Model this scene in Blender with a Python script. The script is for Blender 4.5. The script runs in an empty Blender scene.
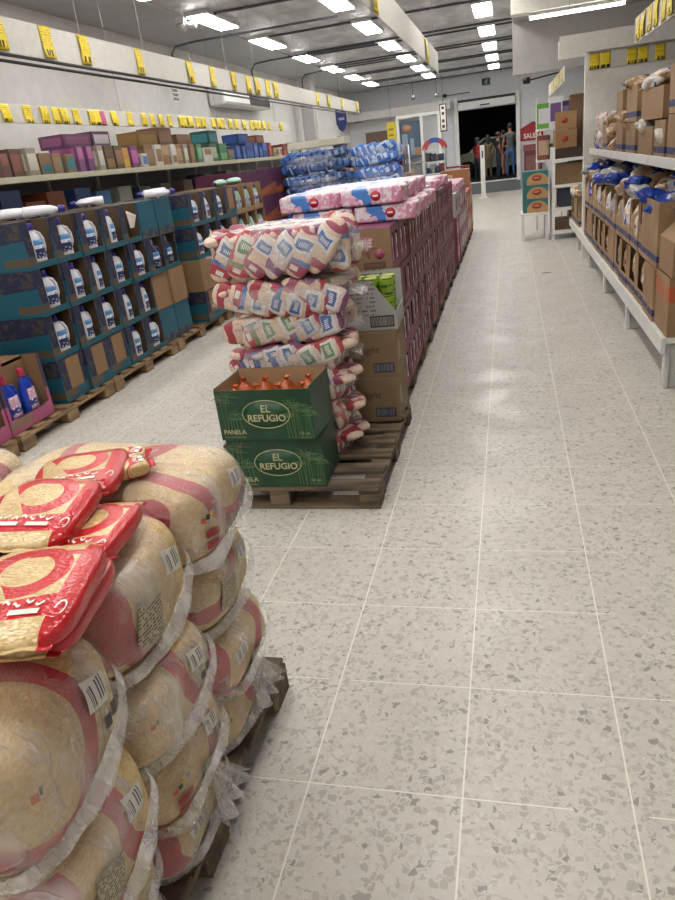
import bpy, bmesh, math, random
from mathutils import Vector, Matrix, noise
random.seed(7)
C = bpy.context.scene.collection
PI = math.pi
def R(a): return math.radians(a)
ORD = ['first','second','third','fourth','fifth','sixth','seventh','eighth','ninth','tenth','eleventh','twelfth','thirteenth','fourteenth','fifteenth','sixteenth','seventeenth','eighteenth','nineteenth','twentieth','twenty-first','twenty-second','twenty-third','twenty-fourth','twenty-fifth','twenty-sixth','twenty-seventh','twenty-eighth','twenty-ninth','thirtieth','thirty-first','thirty-second','thirty-third','thirty-fourth','thirty-fifth','thirty-sixth','thirty-seventh','thirty-eighth','thirty-ninth','fortieth', 'forty-first', 'forty-second', 'forty-third', 'forty-fourth', 'forty-fifth']
# ---------------------------------------------------------------- shader helpers
def srgb(h):
    if isinstance(h, str):
        h = h.lstrip('#'); v = [int(h[i:i+2], 16)/255 for i in (0, 2, 4)]
    else: v = [c/255 for c in h]
    return tuple(c/12.92 if c <= .04045 else ((c+.055)/1.055)**2.4 for c in v) + (1.,)
class N:
    def __init__(s, nt, o): s.nt = nt; s.o = o
    def op(s, f, *a):
        n = s.nt.nodes.new('ShaderNodeMath'); n.operation = f
        for i, v in enumerate((s,)+a):
            if isinstance(v, N): s.nt.links.new(v.o, n.inputs[i])
            else: n.inputs[i].default_value = v
        return N(s.nt, n.outputs[0])
    def __add__(s, b): return s.op('ADD', b)
    __radd__ = __add__
    def __mul__(s, b): return s.op('MULTIPLY', b)
    __rmul__ = __mul__
    def __sub__(s, b): return s.op('SUBTRACT', b)
    def __rsub__(s, b): return (s*-1.)+b
    def __truediv__(s, b): return s.op('DIVIDE', b)
    def gt(s, b): return s.op('GREATER_THAN', b)
    def lt(s, b): return s.op('LESS_THAN', b)
    def abs(s): return s.op('ABSOLUTE')
    def sqrt(s): return s.op('SQRT')
    def sin(s): return s.op('SINE')
    def floor(s): return s.op('FLOOR')
    def fract(s): return s.op('FRACT')
    def pw(s, b): return s.op('POWER', b)
    def mx(s, b): return s.op('MAXIMUM', b)
    def mn(s, b): return s.op('MINIMUM', b)
    def sm(s, a, b, lo=0., hi=1.):
        n = s.nt.nodes.new('ShaderNodeMapRange'); n.interpolation_type = 'SMOOTHSTEP'
        s.nt.links.new(s.o, n.inputs[0])
        for i, v in enumerate((a, b, lo, hi)): n.inputs[i+1].default_value = v
        return N(s.nt, n.outputs[0])
    def rng(s, a, b): return s.gt(a)*s.lt(b)
class Sh:
    def __init__(s, name):
        s.m = bpy.data.materials.new(name); s.m.use_nodes = True
        s.nt = s.m.node_tree; s.p = s.nt.nodes['Principled BSDF']; s.out = s.nt.nodes['Material Output']
        s._c = None; s._r = None
    def link(s, v, inp):
        if isinstance(v, N): s.nt.links.new(v.o, inp)
        elif isinstance(v, tuple): inp.default_value = v
        else: inp.default_value = v
    def coord(s):
        if not s._c:
            t = s.nt.nodes.new('ShaderNodeTexCoord'); s._c = N(s.nt, t.outputs['Object'])
            x = s.nt.nodes.new('ShaderNodeSeparateXYZ'); s.nt.links.new(t.outputs['Object'], x.inputs[0])
            s.x, s.y, s.z = [N(s.nt, o) for o in x.outputs]
        return s._c
    def rand(s):
        if not s._r:
            t = s.nt.nodes.new('ShaderNodeObjectInfo'); s._r = N(s.nt, t.outputs['Random'])
        return s._r
    def vec(s, x, y, z):
        n = s.nt.nodes.new('ShaderNodeCombineXYZ')
        for i, v in enumerate((x, y, z)): s.link(v, n.inputs[i])
        return N(s.nt, n.outputs[0])
    def noise(s, scale, detail=2., v=None, w=None):
        n = s.nt.nodes.new('ShaderNodeTexNoise'); n.inputs['Scale'].default_value = scale; n.inputs['Detail'].default_value = detail
        if w is not None:
            n.noise_dimensions = '4D'; s.link(w, n.inputs['W'])
        s.nt.links.new((v or s.coord()).o, n.inputs['Vector']); return N(s.nt, n.outputs[0])
    def vor(s, scale, v=None, feat='F1', rnd=1.):
        n = s.nt.nodes.new('ShaderNodeTexVoronoi'); n.feature = feat; n.inputs['Scale'].default_value = scale; n.inputs['Randomness'].default_value = rnd
        s.nt.links.new((v or s.coord()).o, n.inputs['Vector'])
        if feat == 'DISTANCE_TO_EDGE': return N(s.nt, n.outputs['Distance'])
        x = s.nt.nodes.new('ShaderNodeSeparateXYZ'); s.nt.links.new(n.outputs['Color'], x.inputs[0])
        return N(s.nt, n.outputs['Distance']), N(s.nt, x.outputs[0]), N(s.nt, x.outputs[1]), N(s.nt, x.outputs[2])
    def mix(s, f, a, b):
        n = s.nt.nodes.new('ShaderNodeMix'); n.data_type = 'RGBA'
        s.link(f, n.inputs[0]); s.link(a, n.inputs[6]); s.link(b, n.inputs[7]); return N(s.nt, n.outputs[2])
    def base(s, c, rough=.5, metal=0., spec=.5):
        s.link(c, s.p.inputs['Base Color']); s.link(rough, s.p.inputs['Roughness']); s.link(metal, s.p.inputs['Metallic'])
        s.link(spec, s.p.inputs['Specular IOR Level']); return s
    def bump(s, h, st=.3, d=.01):
        n = s.nt.nodes.new('ShaderNodeBump'); n.inputs['Strength'].default_value = st; n.inputs['Distance'].default_value = d
        s.link(h, n.inputs['Height']); s.nt.links.new(n.outputs[0], s.p.inputs['Normal']); return s
    def alpha(s, a): s.link(a, s.p.inputs['Alpha']); return s
MC = {}
def mat(col, rough=.5, metal=0., bump=0., name=None, bscale=60):
    k = (col, rough, metal, bump)
    if k not in MC:
        s = Sh(name or 'surface'); s.coord(); c = srgb(col)
        n = s.noise(bscale*.3, 3)
        s.base(s.mix(n.sm(.3, .7), tuple(v*.92 for v in c[:3])+(1,), c), rough, metal)
        if bump: s.bump(s.noise(bscale, 3), bump, .004)
        MC[k] = s.m
    return MC[k]
def emis(name, col, st):
    s = Sh(name); s.base((0, 0, 0, 1)); s.p.inputs['Emission Color'].default_value = col; s.p.inputs['Emission Strength'].default_value = st; return s.m
# ---------------------------------------------------------------- mesh helpers
class MB:
    def __init__(s): s.bm = bmesh.new(); s.mi = 0
    def add(s, vs, fs, M=None, smooth=False):
        b = [s.bm.verts.new(M @ Vector(v) if M else v) for v in vs]
        for f in fs:
            try: q = s.bm.faces.new([b[i] for i in f])
            except ValueError: continue
            q.material_index = s.mi; q.smooth = smooth
        return s
    def box(s, x0, x1, y0, y1, z0, z1, M=None):
        v = [(x, y, z) for x in (x0, x1) for y in (y0, y1) for z in (z0, z1)]
        return s.add(v, [(0, 1, 3, 2), (4, 6, 7, 5), (0, 4, 5, 1), (2, 3, 7, 6), (0, 2, 6, 4), (1, 5, 7, 3)], M)
    def bar(s, p0, p1, w, h=None, n=4):
        return s.tube([p0, p1], w/2 if n > 4 else w*.7071, n, off=PI/4 if n == 4 else 0)
    def tube(s, pts, r, n=8, off=0., closed=False):
        pts = [Vector(p) for p in pts]; rs = r if isinstance(r, (list, tuple)) else [r]*len(pts); vs = []; up = None
        for i, p in enumerate(pts):
            t = (pts[min(i+1, len(pts)-1)]-pts[max(i-1, 0)]).normalized()
            if up is None: up = Vector((0, 0, 1)) if abs(t.z) < .9 else Vector((1, 0, 0))
            a = t.cross(up).normalized(); b = a.cross(t).normalized(); up = b
            for k in range(n):
                q = 2*PI*k/n+off; vs.append(p+(a*math.cos(q)+b*math.sin(q))*rs[i])
        fs = [(i*n+k, i*n+(k+1) % n, (i+1)*n+(k+1) % n, (i+1)*n+k) for i in range(len(pts)-1) for k in range(n)]
        fs += [tuple(range(n))[::-1], tuple(range((len(pts)-1)*n, len(pts)*n))]
        return s.add(vs, fs, None, n > 5)
    def lathe(s, prof, n=16, sx=1., sy=1., M=None, cap=True):
        vs = []; 
        for pr in prof:
            r, z = pr[0], pr[1]; ox = pr[2] if len(pr) > 2 else 0
            for k in range(n):
                a = 2*PI*k/n; vs.append((r*sx*math.cos(a)+ox, r*sy*math.sin(a), z))
        m = len(prof)
        fs = [(i*n+k, i*n+(k+1) % n, (i+1)*n+(k+1) % n, (i+1)*n+k) for i in range(m-1) for k in range(n)]
        if cap: fs += [tuple(range(n))[::-1], tuple(range((m-1)*n, m*n))]
        return s.add(vs, fs, M, True)
    def grid(s, fn, nu, nv, M=None, smooth=True):
        vs = [fn(i/nu, j/nv) for i in range(nu+1) for j in range(nv+1)]
        fs = [(i*(nv+1)+j, (i+1)*(nv+1)+j, (i+1)*(nv+1)+j+1, i*(nv+1)+j+1) for i in range(nu) for j in range(nv)]
        return s.add(vs, fs, M, smooth)
    def sheet(s, fn, nu, nv, t=.001, M=None):      # a thin solid sheet: front and back skins with a rim
        n1 = len(s.bm.verts); s.grid(fn, nu, nv, M)
        s.bm.verts.ensure_lookup_table(); s.bm.normal_update()
        return s
    def pillow(s, L, W, H, e=3., k=10, seed=0., amp=.0, fr=6., M=None, seal=0.):
        vs = {}; fs = []
        def key(p): return tuple(round(c, 5) for c in p)
        lst = []; idx = {}
        def vid(p):
            q = key(p)
            if q not in idx:
                x, y, z = p; d = (abs(x)**e+abs(y)**e+abs(z)**e)**(1/e); P = Vector((x/d, y/d, z/d))
                if seal: 
                    ed = max(abs(P.x), abs(P.y)*.0)
                    P.z *= 1-seal*ed**6
                P = Vector((P.x*L/2, P.y*W/2, P.z*H/2))
                if amp:
                    P *= 1+amp*noise.noise(P*fr+Vector((seed, seed*1.7, seed*.3)))
                lst.append(P); idx[q] = len(lst)-1
            return idx[q]
        for ax in range(3):
            for sg in (-1, 1):
                for i in range(k):
                    for j in range(k):
                        q = []
                        for di, dj in ((0, 0), (1, 0), (1, 1), (0, 1)):
                            a = math.tan((-1+2*(i+di)/k)*PI/4); b = math.tan((-1+2*(j+dj)/k)*PI/4); p = [0, 0, 0]
                            p[ax] = sg; p[(ax+1) % 3] = a; p[(ax+2) % 3] = b; q.append(vid(p))
                        fs.append(q if sg > 0 else q[::-1])
        return s.add(lst, fs, M, True)
    def build(s, name, mats, parent=None, loc=None, bev=0., rot=None, solid=0.):
        bmesh.ops.recalc_face_normals(s.bm, faces=s.bm.faces) if len(s.bm.faces) and not solid else None
        me = bpy.data.meshes.new(name); s.bm.to_mesh(me); s.bm.free()
        for m in (mats if isinstance(mats, (list, tuple)) else [mats]): me.materials.append(m)
        o = bpy.data.objects.new(name, me); C.objects.link(o)
        if parent: o.parent = parent
        if loc: o.location = loc
        if rot: o.rotation_euler = rot
        if bev:
            b = o.modifiers.new('bevel', 'BEVEL'); b.width = bev; b.segments = 2; b.limit_method = 'ANGLE'
        if solid:
            b = o.modifiers.new('thickness', 'SOLIDIFY'); b.thickness = solid
        return o
def tag(o, label=None, cat=None, group=None, kind=None):
    if label: o['label'] = label
    if cat: o['category'] = cat
    if group: o['group'] = group
    if kind: o['kind'] = kind
    return o
def thing(name, label, cat, loc=(0, 0, 0), rz=0., group=None):
    o = bpy.data.objects.new(name, None); C.objects.link(o); o.empty_display_size = .05
    o.location = loc; o.rotation_euler = (0, 0, rz); return tag(o, label, cat, group)
KIDS = {}
def kids(o): return [c for c in ALLK() if c.parent == o]
def ALLK(): return C.objects
def dup(root, loc=None, rz=None, label=None, group=None, cat=None, rot=None):
    def rec(o, par):
        c = o.copy(); C.objects.link(c)
        if par: c.parent = par
        for ch in list(o.children): rec(ch, c)
        return c
    r = rec(root, None)
    if loc is not None: r.location = loc
    if rz is not None: r.rotation_euler = (0, 0, rz)
    if rot is not None: r.rotation_euler = rot
    if label: r['label'] = label
    if group: r['group'] = group
    if cat: r['category'] = cat
    return r
TX = {}
def text(body, size, m, parent, loc, rot, name='lettering', shear=0., off=0., sx=1., ext=.0006):
    k = (body, size, shear, off, m.name)
    if k not in TX:
        cu = bpy.data.curves.new('lettering', 'FONT'); cu.body = body; cu.size = size; cu.shear = shear; cu.offset = off
        cu.align_x = 'CENTER'; cu.align_y = 'CENTER'; cu.extrude = ext; cu.resolution_u = 3
        o = bpy.data.objects.new('lettering', cu); C.objects.link(o)
        bpy.context.view_layer.update()
        me = bpy.data.meshes.new_from_object(o.evaluated_get(bpy.context.evaluated_depsgraph_get()))
        bpy.data.objects.remove(o); me.materials.clear(); me.materials.append(m); TX[k] = me
    o = bpy.data.objects.new(name, TX[k]); C.objects.link(o); o.parent = parent; o.location = loc; o.rotation_euler = rot; o.scale = (sx, 1, 1)
    return o
def under(o, part):                 # makes o a sub-part of part (part has no rotation of its own)
    o.location = Vector(o.location)-Vector(part.location); o.parent = part; return o
def struct(o): o['kind'] = 'structure'; return o
# ---------------------------------------------------------------- camera
cam = bpy.data.cameras.new('camera'); co = bpy.data.objects.new('camera', cam); C.objects.link(co)
cam.sensor_fit = 'HORIZONTAL'; cam.sensor_width = 36; cam.lens = 695/675*36; cam.clip_start = .05; cam.clip_end = 200
Rm = Matrix(((0.96896647, 0.01941936, 0.24642823), (0.21840329, 0.3996588, -0.8902656), (-0.1157756, 0.91645825, 0.38301473)))
co.matrix_world = Matrix.Translation((0, 0, 1.55)) @ Rm.to_4x4()
bpy.context.scene.camera = co
vs = bpy.context.scene.view_settings; vs.view_transform = 'Standard'; vs.look = 'None'; vs.gamma = 1; vs.use_curve_mapping = False; vs.exposure = .57
w = bpy.data.worlds.new('night'); bpy.context.scene.world = w; w.use_nodes = True
w.node_tree.nodes['Background'].inputs[0].default_value = (.01, .013, .02, 1); w.node_tree.nodes['Background'].inputs[1].default_value = .3
# ---------------------------------------------------------------- the setting
s = Sh('terrazzo'); s.coord()
d1, r1, g1, b1 = s.vor(34.)
wv = s.vec(s.x+s.noise(45, 2)*.035, s.y+s.noise(48, 2)*.035, s.z)
e1 = s.vor(58., wv, 'DISTANCE_TO_EDGE'); _, r2, g2, b2 = s.vor(58., wv)
e4 = s.vor(27., wv, 'DISTANCE_TO_EDGE'); _, r4, g4, b4 = s.vor(27., wv)
e3 = s.vor(130., wv, 'DISTANCE_TO_EDGE'); _, r3, g3, b3 = s.vor(130., wv)
chip = ((r2.gt(.12))*(e1-g2*.14).gt(.035))
chip3 = (r3.gt(.72))*(e3-g3*.2).gt(.03)
cement = s.mix(s.noise(2.2, 4).sm(.3, .75), srgb('#c4c0b7'), srgb('#cecac1'))
cement = s.mix(chip3, cement, s.mix(b3, srgb('#b5b1a8'), srgb('#d2cec6')))
chipc = s.mix(b2, srgb('#aca79c'), srgb('#cfcac0'))
chipc = s.mix(b2.lt(.14), chipc, srgb('#aeaaa2'))
chipc = s.mix(b2.gt(.955), chipc, srgb('#98948d'))
col = s.mix(chip, cement, chipc)
big = (r4.gt(.935))*(e4-g4*.2-.2).gt(.015)
col = s.mix(big, col, s.mix(b4, srgb('#9a968f'), srgb('#b9b3a8')))
fx = ((s.x+.56)/.4135+.5).fract()-.5; fy = ((s.y-1.31)/.405+.5).fract()-.5
gr = (fx.abs().lt(.0055)).mx(fy.abs().lt(.0055*.8)*s.noise(3., 2).gt(.42))
col = s.mix(gr, col, srgb('#e6e2d6'))
stain = s.noise(5., 5).sm(.55, .8)*s.noise(.9, 2).sm(.5, .7)
col = s.mix(stain*.35, col, srgb('#8a8068'))
s.base(col, s.noise(4, 3).sm(.3, .7, .3, .46), 0., .35); FLOOR = s.m
m = MB(); m.box(-5.3, 2.6, -3.2, 25.2, -.1, 0); struct(m.build('floor', FLOOR))
WALL = mat('#cccac5', .8, 0, .08, 'painted wall', 25)
WALLG = mat('#b4b2ae', .8, 0, .06, 'grey painted wall', 25)
CREAM = mat('#e6e4d9', .7, 0, 0, 'cream paint')
WHITE = mat('#e6e6e2', .45, 0, 0, 'white metal')
DARK = mat('#2b2c2e', .5, .3, 0, 'dark metal')
BLACK = mat('#141416', .6, 0, 0, 'black')
s = Sh('foil'); s.coord()
fv = s.vec(s.x*1.6, s.y*.7, s.z); nn = s.noise(2.2, 5, fv); n2 = s.noise(7., 4, fv)
s.base(s.mix(nn.sm(.35, .7), srgb('#b4b5bb'), srgb('#dedfe4')), s.noise(3, 3).sm(.3, .7, .3, .5), .25); s.bump(nn*1.+n2*.35, .9, .06); FOIL = s.m
GREYC = mat('#adaeb3', .6, 0, .05, 'grey ceiling', 12)
m = MB(); m.box(-5.3, 2.6, -3.2, 25.4, 3.5, 3.6); m.build
struct(m.build('ceiling', FOIL))
m = MB(); m.box(-5.15, -4.05, -3.2, 25.2, 3.485, 3.5); struct(m.build('trim_1', GREYC))
m = MB(); m.box(-5.3, -5.15, -3.2, 25.2, 0, 3.5); struct(m.build('wall_left', WALL))
m = MB(); m.box(2.45, 2.6, -3.2, 25.2, 0, 3.5); struct(m.build('wall_right', WALL))
m = MB(); m.box(-5.3, 2.6, -3.35, -3.2, 0, 3.5); struct(m.build('wall_front', WALL))
DX0, DX1, DZ0, DZ1 = -1.55, .26, .29, 2.52
m = MB()
m.box(-5.3, DX0, 25.2, 25.35, 0, 3.5); m.box(DX1, 2.6, 25.2, 25.35, 0, 3.5); m.box(DX0, DX1, 25.2, 25.35, DZ1, 3.5); m.box(DX0, DX1, 25.2, 25.35, 0, DZ0)
struct(m.build('wall_back', mat('#d9dae0', .7, 0, 0, 'back wall paint')))
# purlins across the ceiling
PUR = mat('#5a5b60', .55, .4, 0, 'purlin')
for i, y in enumerate([-2.1, .35, 2.8, 5.2, 7.55, 7.95, 10.0, 12.35, 14.7, 15.15, 17.1, 17.5, 19.6, 19.95, 22.1, 22.5, 24.4]):
    m = MB(); m.box(-4.05, 2.45, y-.018, y+.018, 3.47, 3.499); struct(m.build('trim_%d' % (i+2), PUR))
# mezzanine beam and drop wall on the right
m = MB(); m.box(.07, 2.45, 11.15, 11.45, 3.06, 3.44); struct(m.build('trim_30', CREAM))
m = MB(); m.box(.1, 2.45, 13.0, 13.2, 2.46, 3.44); struct(m.build('trim_31', WALLG))
m = MB(); m.box(.1, 2.45, 11.45, 13.0, 3.2, 3.44); struct(m.build('trim_32', WALLG))
m = MB(); m.box(.9, 2.45, 9.75, 9.85, 0, 2.52); struct(m.build('wall_partition', mat('#e4e2da', .7, 0, 0, 'partition paint')))
m = MB(); m.box(.6, .9, 9.78, 9.86, 2.33, 2.52); m.box(.9, 2.45, 9.70, 9.75, 2.36, 2.55); struct(m.build('trim_33', CREAM))
m = MB(); m.box(-5.15, -1.75, 24.6, 25.2, 2.62, 2.86); struct(m.build('trim_34', WALL))
m = MB(); m.box(-4.9, -4.6, 18.3, 18.6, 0, 3.485); struct(m.build('trim_35', mat('#a9a6a8', .8, 0, 0, 'column paint')))
# lamps
LAMP = emis('lamp diffuser', (1., .978, .93, 1), 16.)
FRAME = mat('#d8d8d6', .4, 0, 0, 'lamp frame')
def lamp(x, y, label):
    t = thing('ceiling_lamp', label, 'lamp', (x, y, 3.44), 0, 'ceiling panel lamps')
    m = MB(); m.box(-.16, .16, -.62, .62, .012, .058); hs = m.build('housing', FRAME, t, bev=.004)
    under(d := MB().box(-.135, .135, -.59, .59, 0, .0118).build('diffuser', LAMP, t), hs); return t
L0 = None
rows = ((-3.84, 'left row above the detergent stacks'), (-2.17, 'middle row left of the central banner'), (-.35, 'right row above the open aisle'))
for rx, rn in rows:
    k = 0
    for j in range(11):
        y = -1.75+2.42*j+.08*(rx+3.84)
        if y > 23.5: continue
        lb = '%s white ceiling panel lamp counted from the door, %s' % (ORD[10-j], rn)
        if L0 is None: L0 = lamp(rx, y, lb)
        else: dup(L0, (rx, y, 3.44), 0, lb)
t = thing('tube_lamp', 'long white fluorescent tube lamp under the cream beam at upper right', 'lamp', (.92, 11.3, 3.0))
m = MB(); m.box(-.62, .62, -.03, .03, .02, .0598); m.build('housing', FRAME, t)
m = MB(); m.tube([(-.6, 0, 0), (.6, 0, 0)], .018, 10); m.build('tube', LAMP, t)
# ---------------------------------------------------------------- pallets
s = Sh('pallet wood'); s.coord()
gv = s.vec(s.x*3., s.y*3., s.z*3.); 
s.base(s.mix(s.noise(3.5, 4, s.vec(s.x*4., s.y*.8, s.z*4.), s.rand()*9.).sm(.3, .7), srgb('#6b5338'), srgb('#9c8160')), .8); s.bump(s.noise(14, 4, s.vec(s.x*4., s.y*1., s.z*4.)), .35, .004); WOOD = s.m
s = Sh('old pallet wood'); s.coord()
s.base(s.mix(s.noise(3.5, 4, s.vec(s.x*1.2, s.y*5., s.z*5.), s.rand()*9.).sm(.3, .7), srgb('#41352b'), srgb('#7d6a55')), .85); s.bump(s.noise(14, 4, s.vec(s.x*1., s.y*4., s.z*4.)), .4, .004); OLDW = s.m
# deck boards run along X, blocks at nine points; local origin at the centre of the base
def make_pallet(label, w=1.0, l=1.2, wood=WOOD, nb=7):
    t = thing('wooden_pallet', label, 'pallet', group='wooden pallets under the goods')
    bw = .1
    for i in range(nb):
        y = -l/2+bw/2+i*(l-bw)/(nb-1); j = random.uniform(-.008, .008)
        m = MB(); m.box(-w/2+j, w/2+j, y-bw/2, y+bw/2, .097, .116); m.build('deck_board', wood, t, bev=.003)
    for x in (-w/2+.05, 0, w/2-.05):
        m = MB(); m.box(x-.05, x+.05, -l/2, l/2, .078, .0965); m.build('stringer', wood, t, bev=.003)
        for y in (-l/2+.07, 0, l/2-.07):
            m = MB(); m.box(x-.05, x+.05, y-.07, y+.07, .0165, .0775); m.build('block', wood, t, bev=.004)
    for y in (-l/2+.06, 0, l/2-.06):
        m = MB(); m.box(-w/2, w/2, y-.06, y+.06, 0, .016); m.build('bottom_board', wood, t, bev=.003)
    return t
PA = make_pallet('weathered brown pallet under the foreground rice bales', 1.0, 1.2, OLDW)
PA.location = (-1.222, 1.07, 0)
dup(PA, (-1.22, -.18, 0), 0, 'weathered brown pallet under the nearest bales at the lower left corner')
PB = dup(PA, (-1.12, 3.48, 0), 0, 'weathered pallet whose bare boards show beside the green panela boxes')
left_pal = [(-3.66, 3.02, 'light wooden pallet under the pink cartons of blue bottles'), (-3.66, 4.27, 'light wooden pallet under the near end of the detergent stack'),
 (-3.66, 5.5, 'light wooden pallet under the middle of the detergent stack'), (-3.66, 6.73, 'light wooden pallet under the far end of the detergent stack'),
 (-3.66, 8.05, 'light wooden pallet under the mint bottle boxes on the left'), (-3.85, 9.95, 'wooden pallet under the purple and orange cartons on the left')]
PW = None
for x, y, lb in left_pal:
    if PW is None: PW = make_pallet(lb); PW.location = (x, y, 0)
    else: dup(PW, (x, y, 0), 0, lb)
cp = ['first', 'second', 'third', 'fourth', 'fifth', 'sixth', 'seventh', 'eighth', 'ninth']
PD = None
for i in range(8):
    dup(PA, (-1.18, 4.75+1.25*i, 0), 0, '%s pallet from the near end under the long central row of cartons' % cp[i])
m0 = dup(PA, (1.47, 3.84, 0), 0, 'dark wooden pallet corner at the right edge beside the white shelf leg')
# ---------------------------------------------------------------- plastic film
def film(name, a0, a1, tint='#f2f0ee', sc=7.):
    s = Sh(name); s.coord()
    wr = s.noise(sc, 4, s.vec(s.x*1., s.y*2.2, s.z*1.), s.rand()*20.)
    ln = (s.noise(sc*1.6, 2, s.vec(s.x*.8, s.y*3., s.z*1.2), s.rand()*31.)-.5).abs().sm(.0, .035, 1., 0.)
    s.base(srgb(tint), .17, 0., .7); s.alpha((wr.sm(.42, .8, a0, a1)+ln*.10+((s.z+.06-s.y*.3).sm(-.03, .01, .16, 0.))*s.x.gt(.2)).mn(.85))
    s.bump(wr+s.noise(sc*5, 2)*.25+ln*.3, .7, .014)
    return s.m
FILM = film('clear plastic film', .14, .55, '#f4f2ef', 6.)
FILM2 = film('cloudy plastic film', .22, .55, '#f4f1ee', 12.)
FILM3 = film('thin plastic film', .05, .26, '#f0f0f0', 9.)
# ---------------------------------------------------------------- rice
RED = srgb('#a8141c')
def rice_mat(name, k):
    s = Sh(name); s.coord(); r = s.rand(); r2 = (r*7.31).fract(); r3 = (r*13.7).fract()
    d, a, b, c = s.vor(230., s.vec(s.x, s.y*.55, s.z)); 
    rice = s.mix(a, srgb('#c4a26a'), srgb('#dfc694')); rice = s.mix(s.noise(5, 3).sm(.35, .7)*.5, rice, srgb('#b08a55'))
    if k == 0:     # bags of a bale seen end-on through the film: red arcs across them
        dx = s.x-.24; dy = s.y+.13-r2*.3; dz = s.z-.02-r*.08
        rr = (dx*dx*.5+dy*dy+dz*dz).sqrt()+(s.noise(9, 2)-.5)*.03
        red = (rr-.125-r3*.03).abs().lt(.021)
        dx2 = s.x+.03; dy2 = s.y-.1; r4 = (dx2*dx2+dy2*dy2).sqrt()
        red = red.mx((r4-.14).abs().lt(.02)*s.z.gt(.06))
        red = red.mx(s.y.lt(r3*.09-.2+s.z*.25)*s.z.gt(-.03-r2*.05)*s.z.lt(.085))
        seam = (s.y+(s.noise(3., 2)-.5)*.05-.0+r2*.03).abs().sm(0., .012, 1., 0.)
        col = s.mix(red, rice, s.mix(s.noise(20, 2), srgb('#a0222c'), srgb('#b8343a')))
        col = s.mix(seam*.3, col, srgb('#8d6b40'))
        s.base(col, .45); s.bump(d*.6+s.noise(26, 3), .35, .008)
    else:          # loose bag, origin at its centre, long axis x, printed end at +x
        rr = ((s.x+.035)*(s.x+.035)*1.+(s.y+.01)*(s.y+.01)).sqrt()+(s.noise(7, 1)-.5)*.012
        ring = (rr-.058).abs().lt(.015)*(s.y-s.x*.6).gt(-.035)
        edge = (s.x-.045+(s.y*16.).sin()*.014).gt(0.)*(s.x-.088+(s.y*9.).sin()*.006).lt(0.)
        edge = edge.mx(s.y.gt(.066)).mx((s.y-s.x*.25).lt(-.078))
        edge = edge.mx((s.x+.082).abs().lt(.008)*s.y.gt(-.02))
        red = ring.mx(edge).mx(s.z.lt(-.008)*s.y.gt(.03))
        col = s.mix(red, rice, s.mix(s.noise(16, 2), srgb('#b0121c'), srgb('#d0222a')))
        s.base(col, .2, 0., .6); s.bump(s.noise(11, 4)+d*.15, .4, .012)
    return s.m
RICE = rice_mat('rice bags of a bale', 0); LOOSE = rice_mat('loose rice bag', 1)
s = Sh('barcode sticker'); s.coord()
bars = (s.noise(1., 0, s.vec(s.y*260., 0., 0.))).gt(.5)*s.z.abs().lt(.016)*s.y.abs().lt(.022)
s.base(s.mix(bars, srgb('#c9c4bb'), srgb('#3a3d47')), .4); BARC = s.m
s = Sh('fine print'); s.coord()
lines = ((s.z*150.).fract().gt(.45))*s.noise(1., 0, s.vec(s.y*180., (s.z*150.).floor()*7.3, 0.)).gt(.42)
s.base(s.mix(lines, srgb('#b5a68c'), srgb('#5b574f')), .5); FINEP = s.m
ICON = mat('#3a3a40', .5, 0, 0, 'printed icons'); REDP = mat('#9c1d28', .45, 0, 0, 'red print'); WHP = mat('#e9e4da', .45, 0, 0, 'white print')
BL, BW, BH = .60, .362, .214
def bale_face(y, z, L=BL, W=BW, H=BH, e=4.4, off=.004):   # point on the +X side of the bale body
    q = 1-abs(2*y/W)**e-abs(2*z/H)**e
    return L/2*max(q, 0)**(1/e)+off
def face_patch(y0, y1, z0, z1, nm, m, t, rot=0., zoff=BH/2, n=6):
    mb = MB(); cy, cz = (y0+y1)/2, (z0+z1)/2; px = bale_face(cy, cz)
    c, sn = math.cos(rot), math.sin(rot)
    def fn(u, v):
        a = (u-.5)*(y1-y0); b = (v-.5)*(z1-z0); y = cy+a*c-b*sn; z = cz+a*sn+b*c
        return (bale_face(y, z, off=.006)-px, y-cy, z-cz)
    mb.grid(fn, n, n)
    return mb.build(nm, m, t, (px, cy, cz+zoff))
bodies = []
for v in range(4):
    mb = MB(); mb.pillow(BL, BW, BH, 4.4, 18, 3.1*v+1, .04, 7.); mb.mi = 0
    o = mb.build('probe', RICE); bodies.append(o.data); bpy.data.objects.remove(o)
films = []
for v in range(4):
    mb = MB(); mb.pillow(BL+.016, BW+.012, BH+.008, 4., 24, 3.1*v+1, .05, 8.)
    o = mb.build('probe', FILM); films.append(o.data); bpy.data.objects.remove(o)
def mesh_obj(name, me, parent, loc=(0, 0, 0), rot=(0, 0, 0)):
    o = bpy.data.objects.new(name, me); C.objects.link(o); o.parent = parent; o.location = loc; o.rotation_euler = rot; return o
def seam_fin(t, v, length=.05):                       # gathered welt of film along the lower edge of the bale's end
    mb = MB()
    def fn(u, w):
        y = -BW/2*.95+u*BW*.97; z = .02+.05*u+.07*u*u+.006*math.sin(u*7+v*2)
        x = bale_face(y*.95, z-BH/2, off=.007)
        return (x+w*length*.5*(1+.25*math.sin(u*11+v)), y+.003*math.sin(u*31+v), max(z-w*length*(1.+.3*math.sin(u*9+v*3))-.002*math.sin(u*40), .002))
    mb.grid(fn, 40, 4); return mb.build('film_seam', FILM2, t, solid=.0008)
def tail(t, y, z, ln, v):                             # flared loose end of the wrap
    mb = MB()
    def fn(u, w):
        a = (u-.5)*(.05+.13*w); x = bale_face(.1, 0.)*.97+.012+.035*w+.014*math.sin(u*23+v)*(.3+w)
        return (x, y+a+.02*w, z-w*ln+.008*math.sin(u*15+v)*w)
    mb.grid(fn, 24, 8); return mb.build('film_tail', FILM2, t, solid=.0008)
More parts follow.
